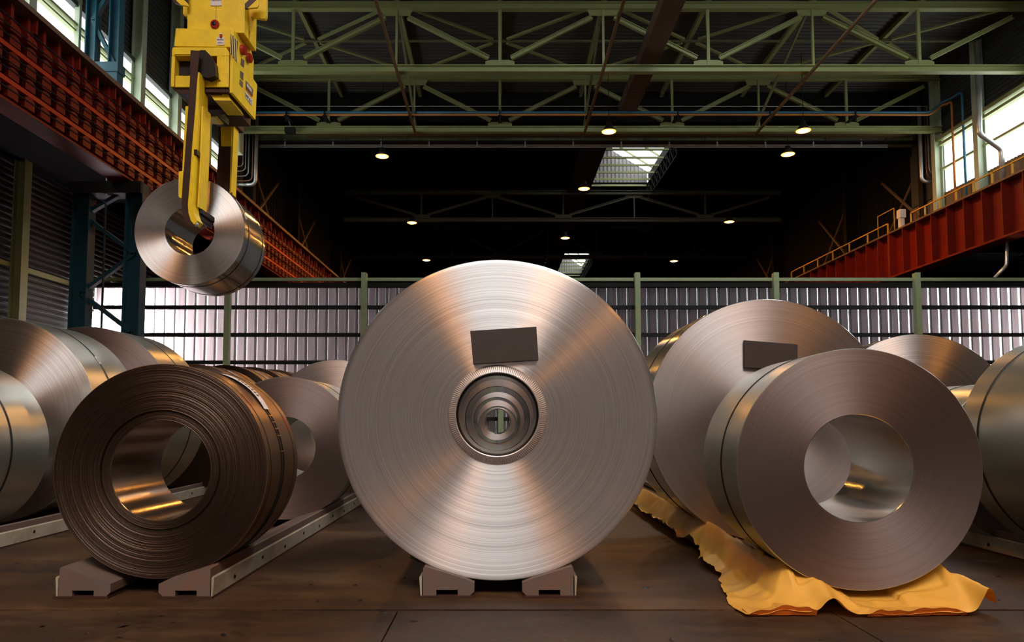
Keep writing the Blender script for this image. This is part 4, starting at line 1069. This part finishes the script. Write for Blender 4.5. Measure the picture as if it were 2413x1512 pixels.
# ---------------------------------------------------------------- yellow paper under the front right coil
def paper():
    from mathutils import noise
    nx, ny = 150, 150
    xc = ROWS['r']; y_front = 4.02
    vs = []; fs = []
    def saddle(dx):
        a = abs(dx)
        if a < 0.145: return 0.045
        if a < 0.46: return 0.086 + (a - 0.145) * 0.345
        if a < 0.58: return 0.195 - (a - 0.46) * 1.6
        return 0.0
    keep = {}
    for j in range(ny + 1):
        tj = j / ny; y = y_front + (9.0 - y_front) * (tj ** 1.7)
        for i in range(nx + 1):
            ti = i / nx
            # left border wanders, right border straight
            left = 1.33 + 0.34 * min(1, max(0, (y - 4.3) / 1.4)) if y < 5.7 else 1.67
            left -= 0.12 * min(1, max(0, (y - 4.9) / 0.5))
            left += 0.04 * noise.noise(Vector((0, y * 3.1, 5))) + 0.02 * noise.noise(Vector((0, y * 14, 2)))
            right = 2.72 + 0.01 * noise.noise(Vector((0, y * 9, 7)))
            if y > 4.9: right = 2.72
            if y > 5.2: right = 2.72 - min(0.5, (y - 5.2) * 0.4)
            x = left + (right - left) * ti
            yy = y + (0.035 * noise.noise(Vector((x * 2.2, 0, 3))) + 0.008 * noise.noise(Vector((x * 25, 0, 3)))) * max(0, 1 - j / 6)
            g = min(1, max(0, (y - y_front) / 0.36)); g = g * g * (3 - 2 * g)
            dx = x - xc
            h = 0.006 + saddle(dx) * g
            # lumps: arch left of centre, curl at the right end
            fr = max(0, 1 - (y - y_front) / 0.75)
            h += 0.085 * math.exp(-((dx + 0.31) / 0.065) ** 2) * fr
            h += 0.13 * math.exp(-((dx - 0.545) / 0.05) ** 2) * fr * (1 if dx < 0.575 else 0.6)
            h += 0.05 * math.exp(-((dx + 0.58) / 0.10) ** 2) * g * max(0, 1 - (y - 4.4) / 3)
            cr = noise.noise(Vector((x * 3.2, y * 2.4, 0.3))) * 0.034 + noise.noise(Vector((x * 7.5, y * 6, 4.3))) * 0.014
            cr = abs(cr) * 1.2 + 0.026 * max(0, 1 - 5 * abs(noise.noise(Vector((x * 2.1 + y * 0.7, y * 1.7, 8.1))))) + 0.012 * max(0, 1 - 4 * abs(noise.noise(Vector((x * 5.1 - y, y * 4.7, 2.1)))))
            under = abs(dx) < 0.43 and y > 4.22
            if under: cr *= 0.05
            else: cr *= (0.45 + 0.55 * min(1, (y - y_front) * 3))
            h += cr
            if y > 4.21:   # stay under the coil
                r = 0.701 if y < 5.2 else 0.985
                zc = rest_z(r) if y > 5.2 else at_y(2020, 1103, 4.23).z
                lim = zc - math.sqrt(max(0, r * r - dx * dx)) - 0.006 if abs(dx) < r else 9
                h = min(h, max(0.004, lim))
            if y > 5.0 and dx < -0.40:      # the flap hanging over the outside of the cradle
                h = max(h, 0.0) + 0.10 * max(0, min(1, (y - 5.0) / 1.0)) * (1 if dx < -0.44 else 0.3) * (0.5 + 0.5 * noise.noise(Vector((x * 2, y * 1.4, 9))))
            vs.append((x, yy, h))
    for j in range(ny):
        for i in range(nx):
            a = j * (nx + 1) + i
            fs.append((a, a + 1, a + nx + 2, a + nx + 1))
    mb = MB(); mb.add(vs, fs, 0, True)
    o = mb.build('paper_sheet', paper_mat, recalc=False)
    eds = [MB(), MB()]
    for i in range(nx):
        ed = eds[0] if vs[i][0] < 1.88 else eds[1]
        def hh(i):
            x = vs[i][0]
            a = max(0, min(1, (x - 1.36) / 0.06)) * max(0, min(1, (1.74 - x) / 0.05)) + max(0, min(1, (x - 2.0) / 0.08)) * max(0, min(1, (2.56 - x) / 0.06))
            return a * (0.024 + 0.012 * noise.noise(Vector((x * 11, 0, 4))))
        a, b = vs[i], vs[i + 1]; ha, hb = hh(i), hh(i + 1)
        if ha + hb > 0.002:
            ed.add([(a[0], a[1] + 0.012, 0.0), (b[0], b[1] + 0.012, min(b[2], 0.002)), (b[0], b[1] - 0.004, b[2] + hb), (a[0], a[1] - 0.004, a[2] + ha),
                    (b[0], b[1] + 0.06, b[2] + hb * 0.4), (a[0], a[1] + 0.06, a[2] + ha * 0.4)], [(0, 1, 2, 3)], 0, True)
            ed.add([(a[0], a[1] - 0.004, a[2] + ha), (b[0], b[1] - 0.004, b[2] + hb), (b[0], b[1] + 0.12, b[2] + hb * 0.15 + 0.004), (a[0], a[1] + 0.12, a[2] + ha * 0.15 + 0.004)], [(0, 1, 2, 3)], 1, True)
    um = painted('orange_paper_underside', (0.62, 0.12, 0.008), 0.5, bump=0)
    for ed in eds: ed.build('folded_edge', [um, paper_mat], o, recalc=False)
    tag(o, 'crumpled yellow wrapping paper spread under the front right coil', 'paper', kind='thing')
paper()

# ---------------------------------------------------------------- bits of dirt on the floor
mb = MB()
for k in range(170):
    y = 3.0 + random.random() ** 1.3 * 3.6; x = random.uniform(-4.0, 4.5)
    z0 = 0.0 if y > 4.17 else -0.006
    if 4.1 < y < 4.25: continue
    s = random.uniform(0.004, 0.016); a = random.random() * 6.28; l = s * random.uniform(1, 3)
    ca, sa = math.cos(a), math.sin(a)
    mb.add([(x + ca * l, y + sa * l, z0 + 0.003), (x - sa * s, y + ca * s, z0 + s * 0.5), (x - ca * l, y - sa * l, z0 + 0.002), (x + sa * s, y - ca * s, z0 + 0.001), (x, y, z0 + s * 0.6)], [(0, 1, 4), (1, 2, 4), (2, 3, 4), (3, 0, 4)])
tag(mb.build('floor_grit', grease, recalc=False), 'small dark flakes of dirt scattered over the front floor', 'dirt', kind='stuff')
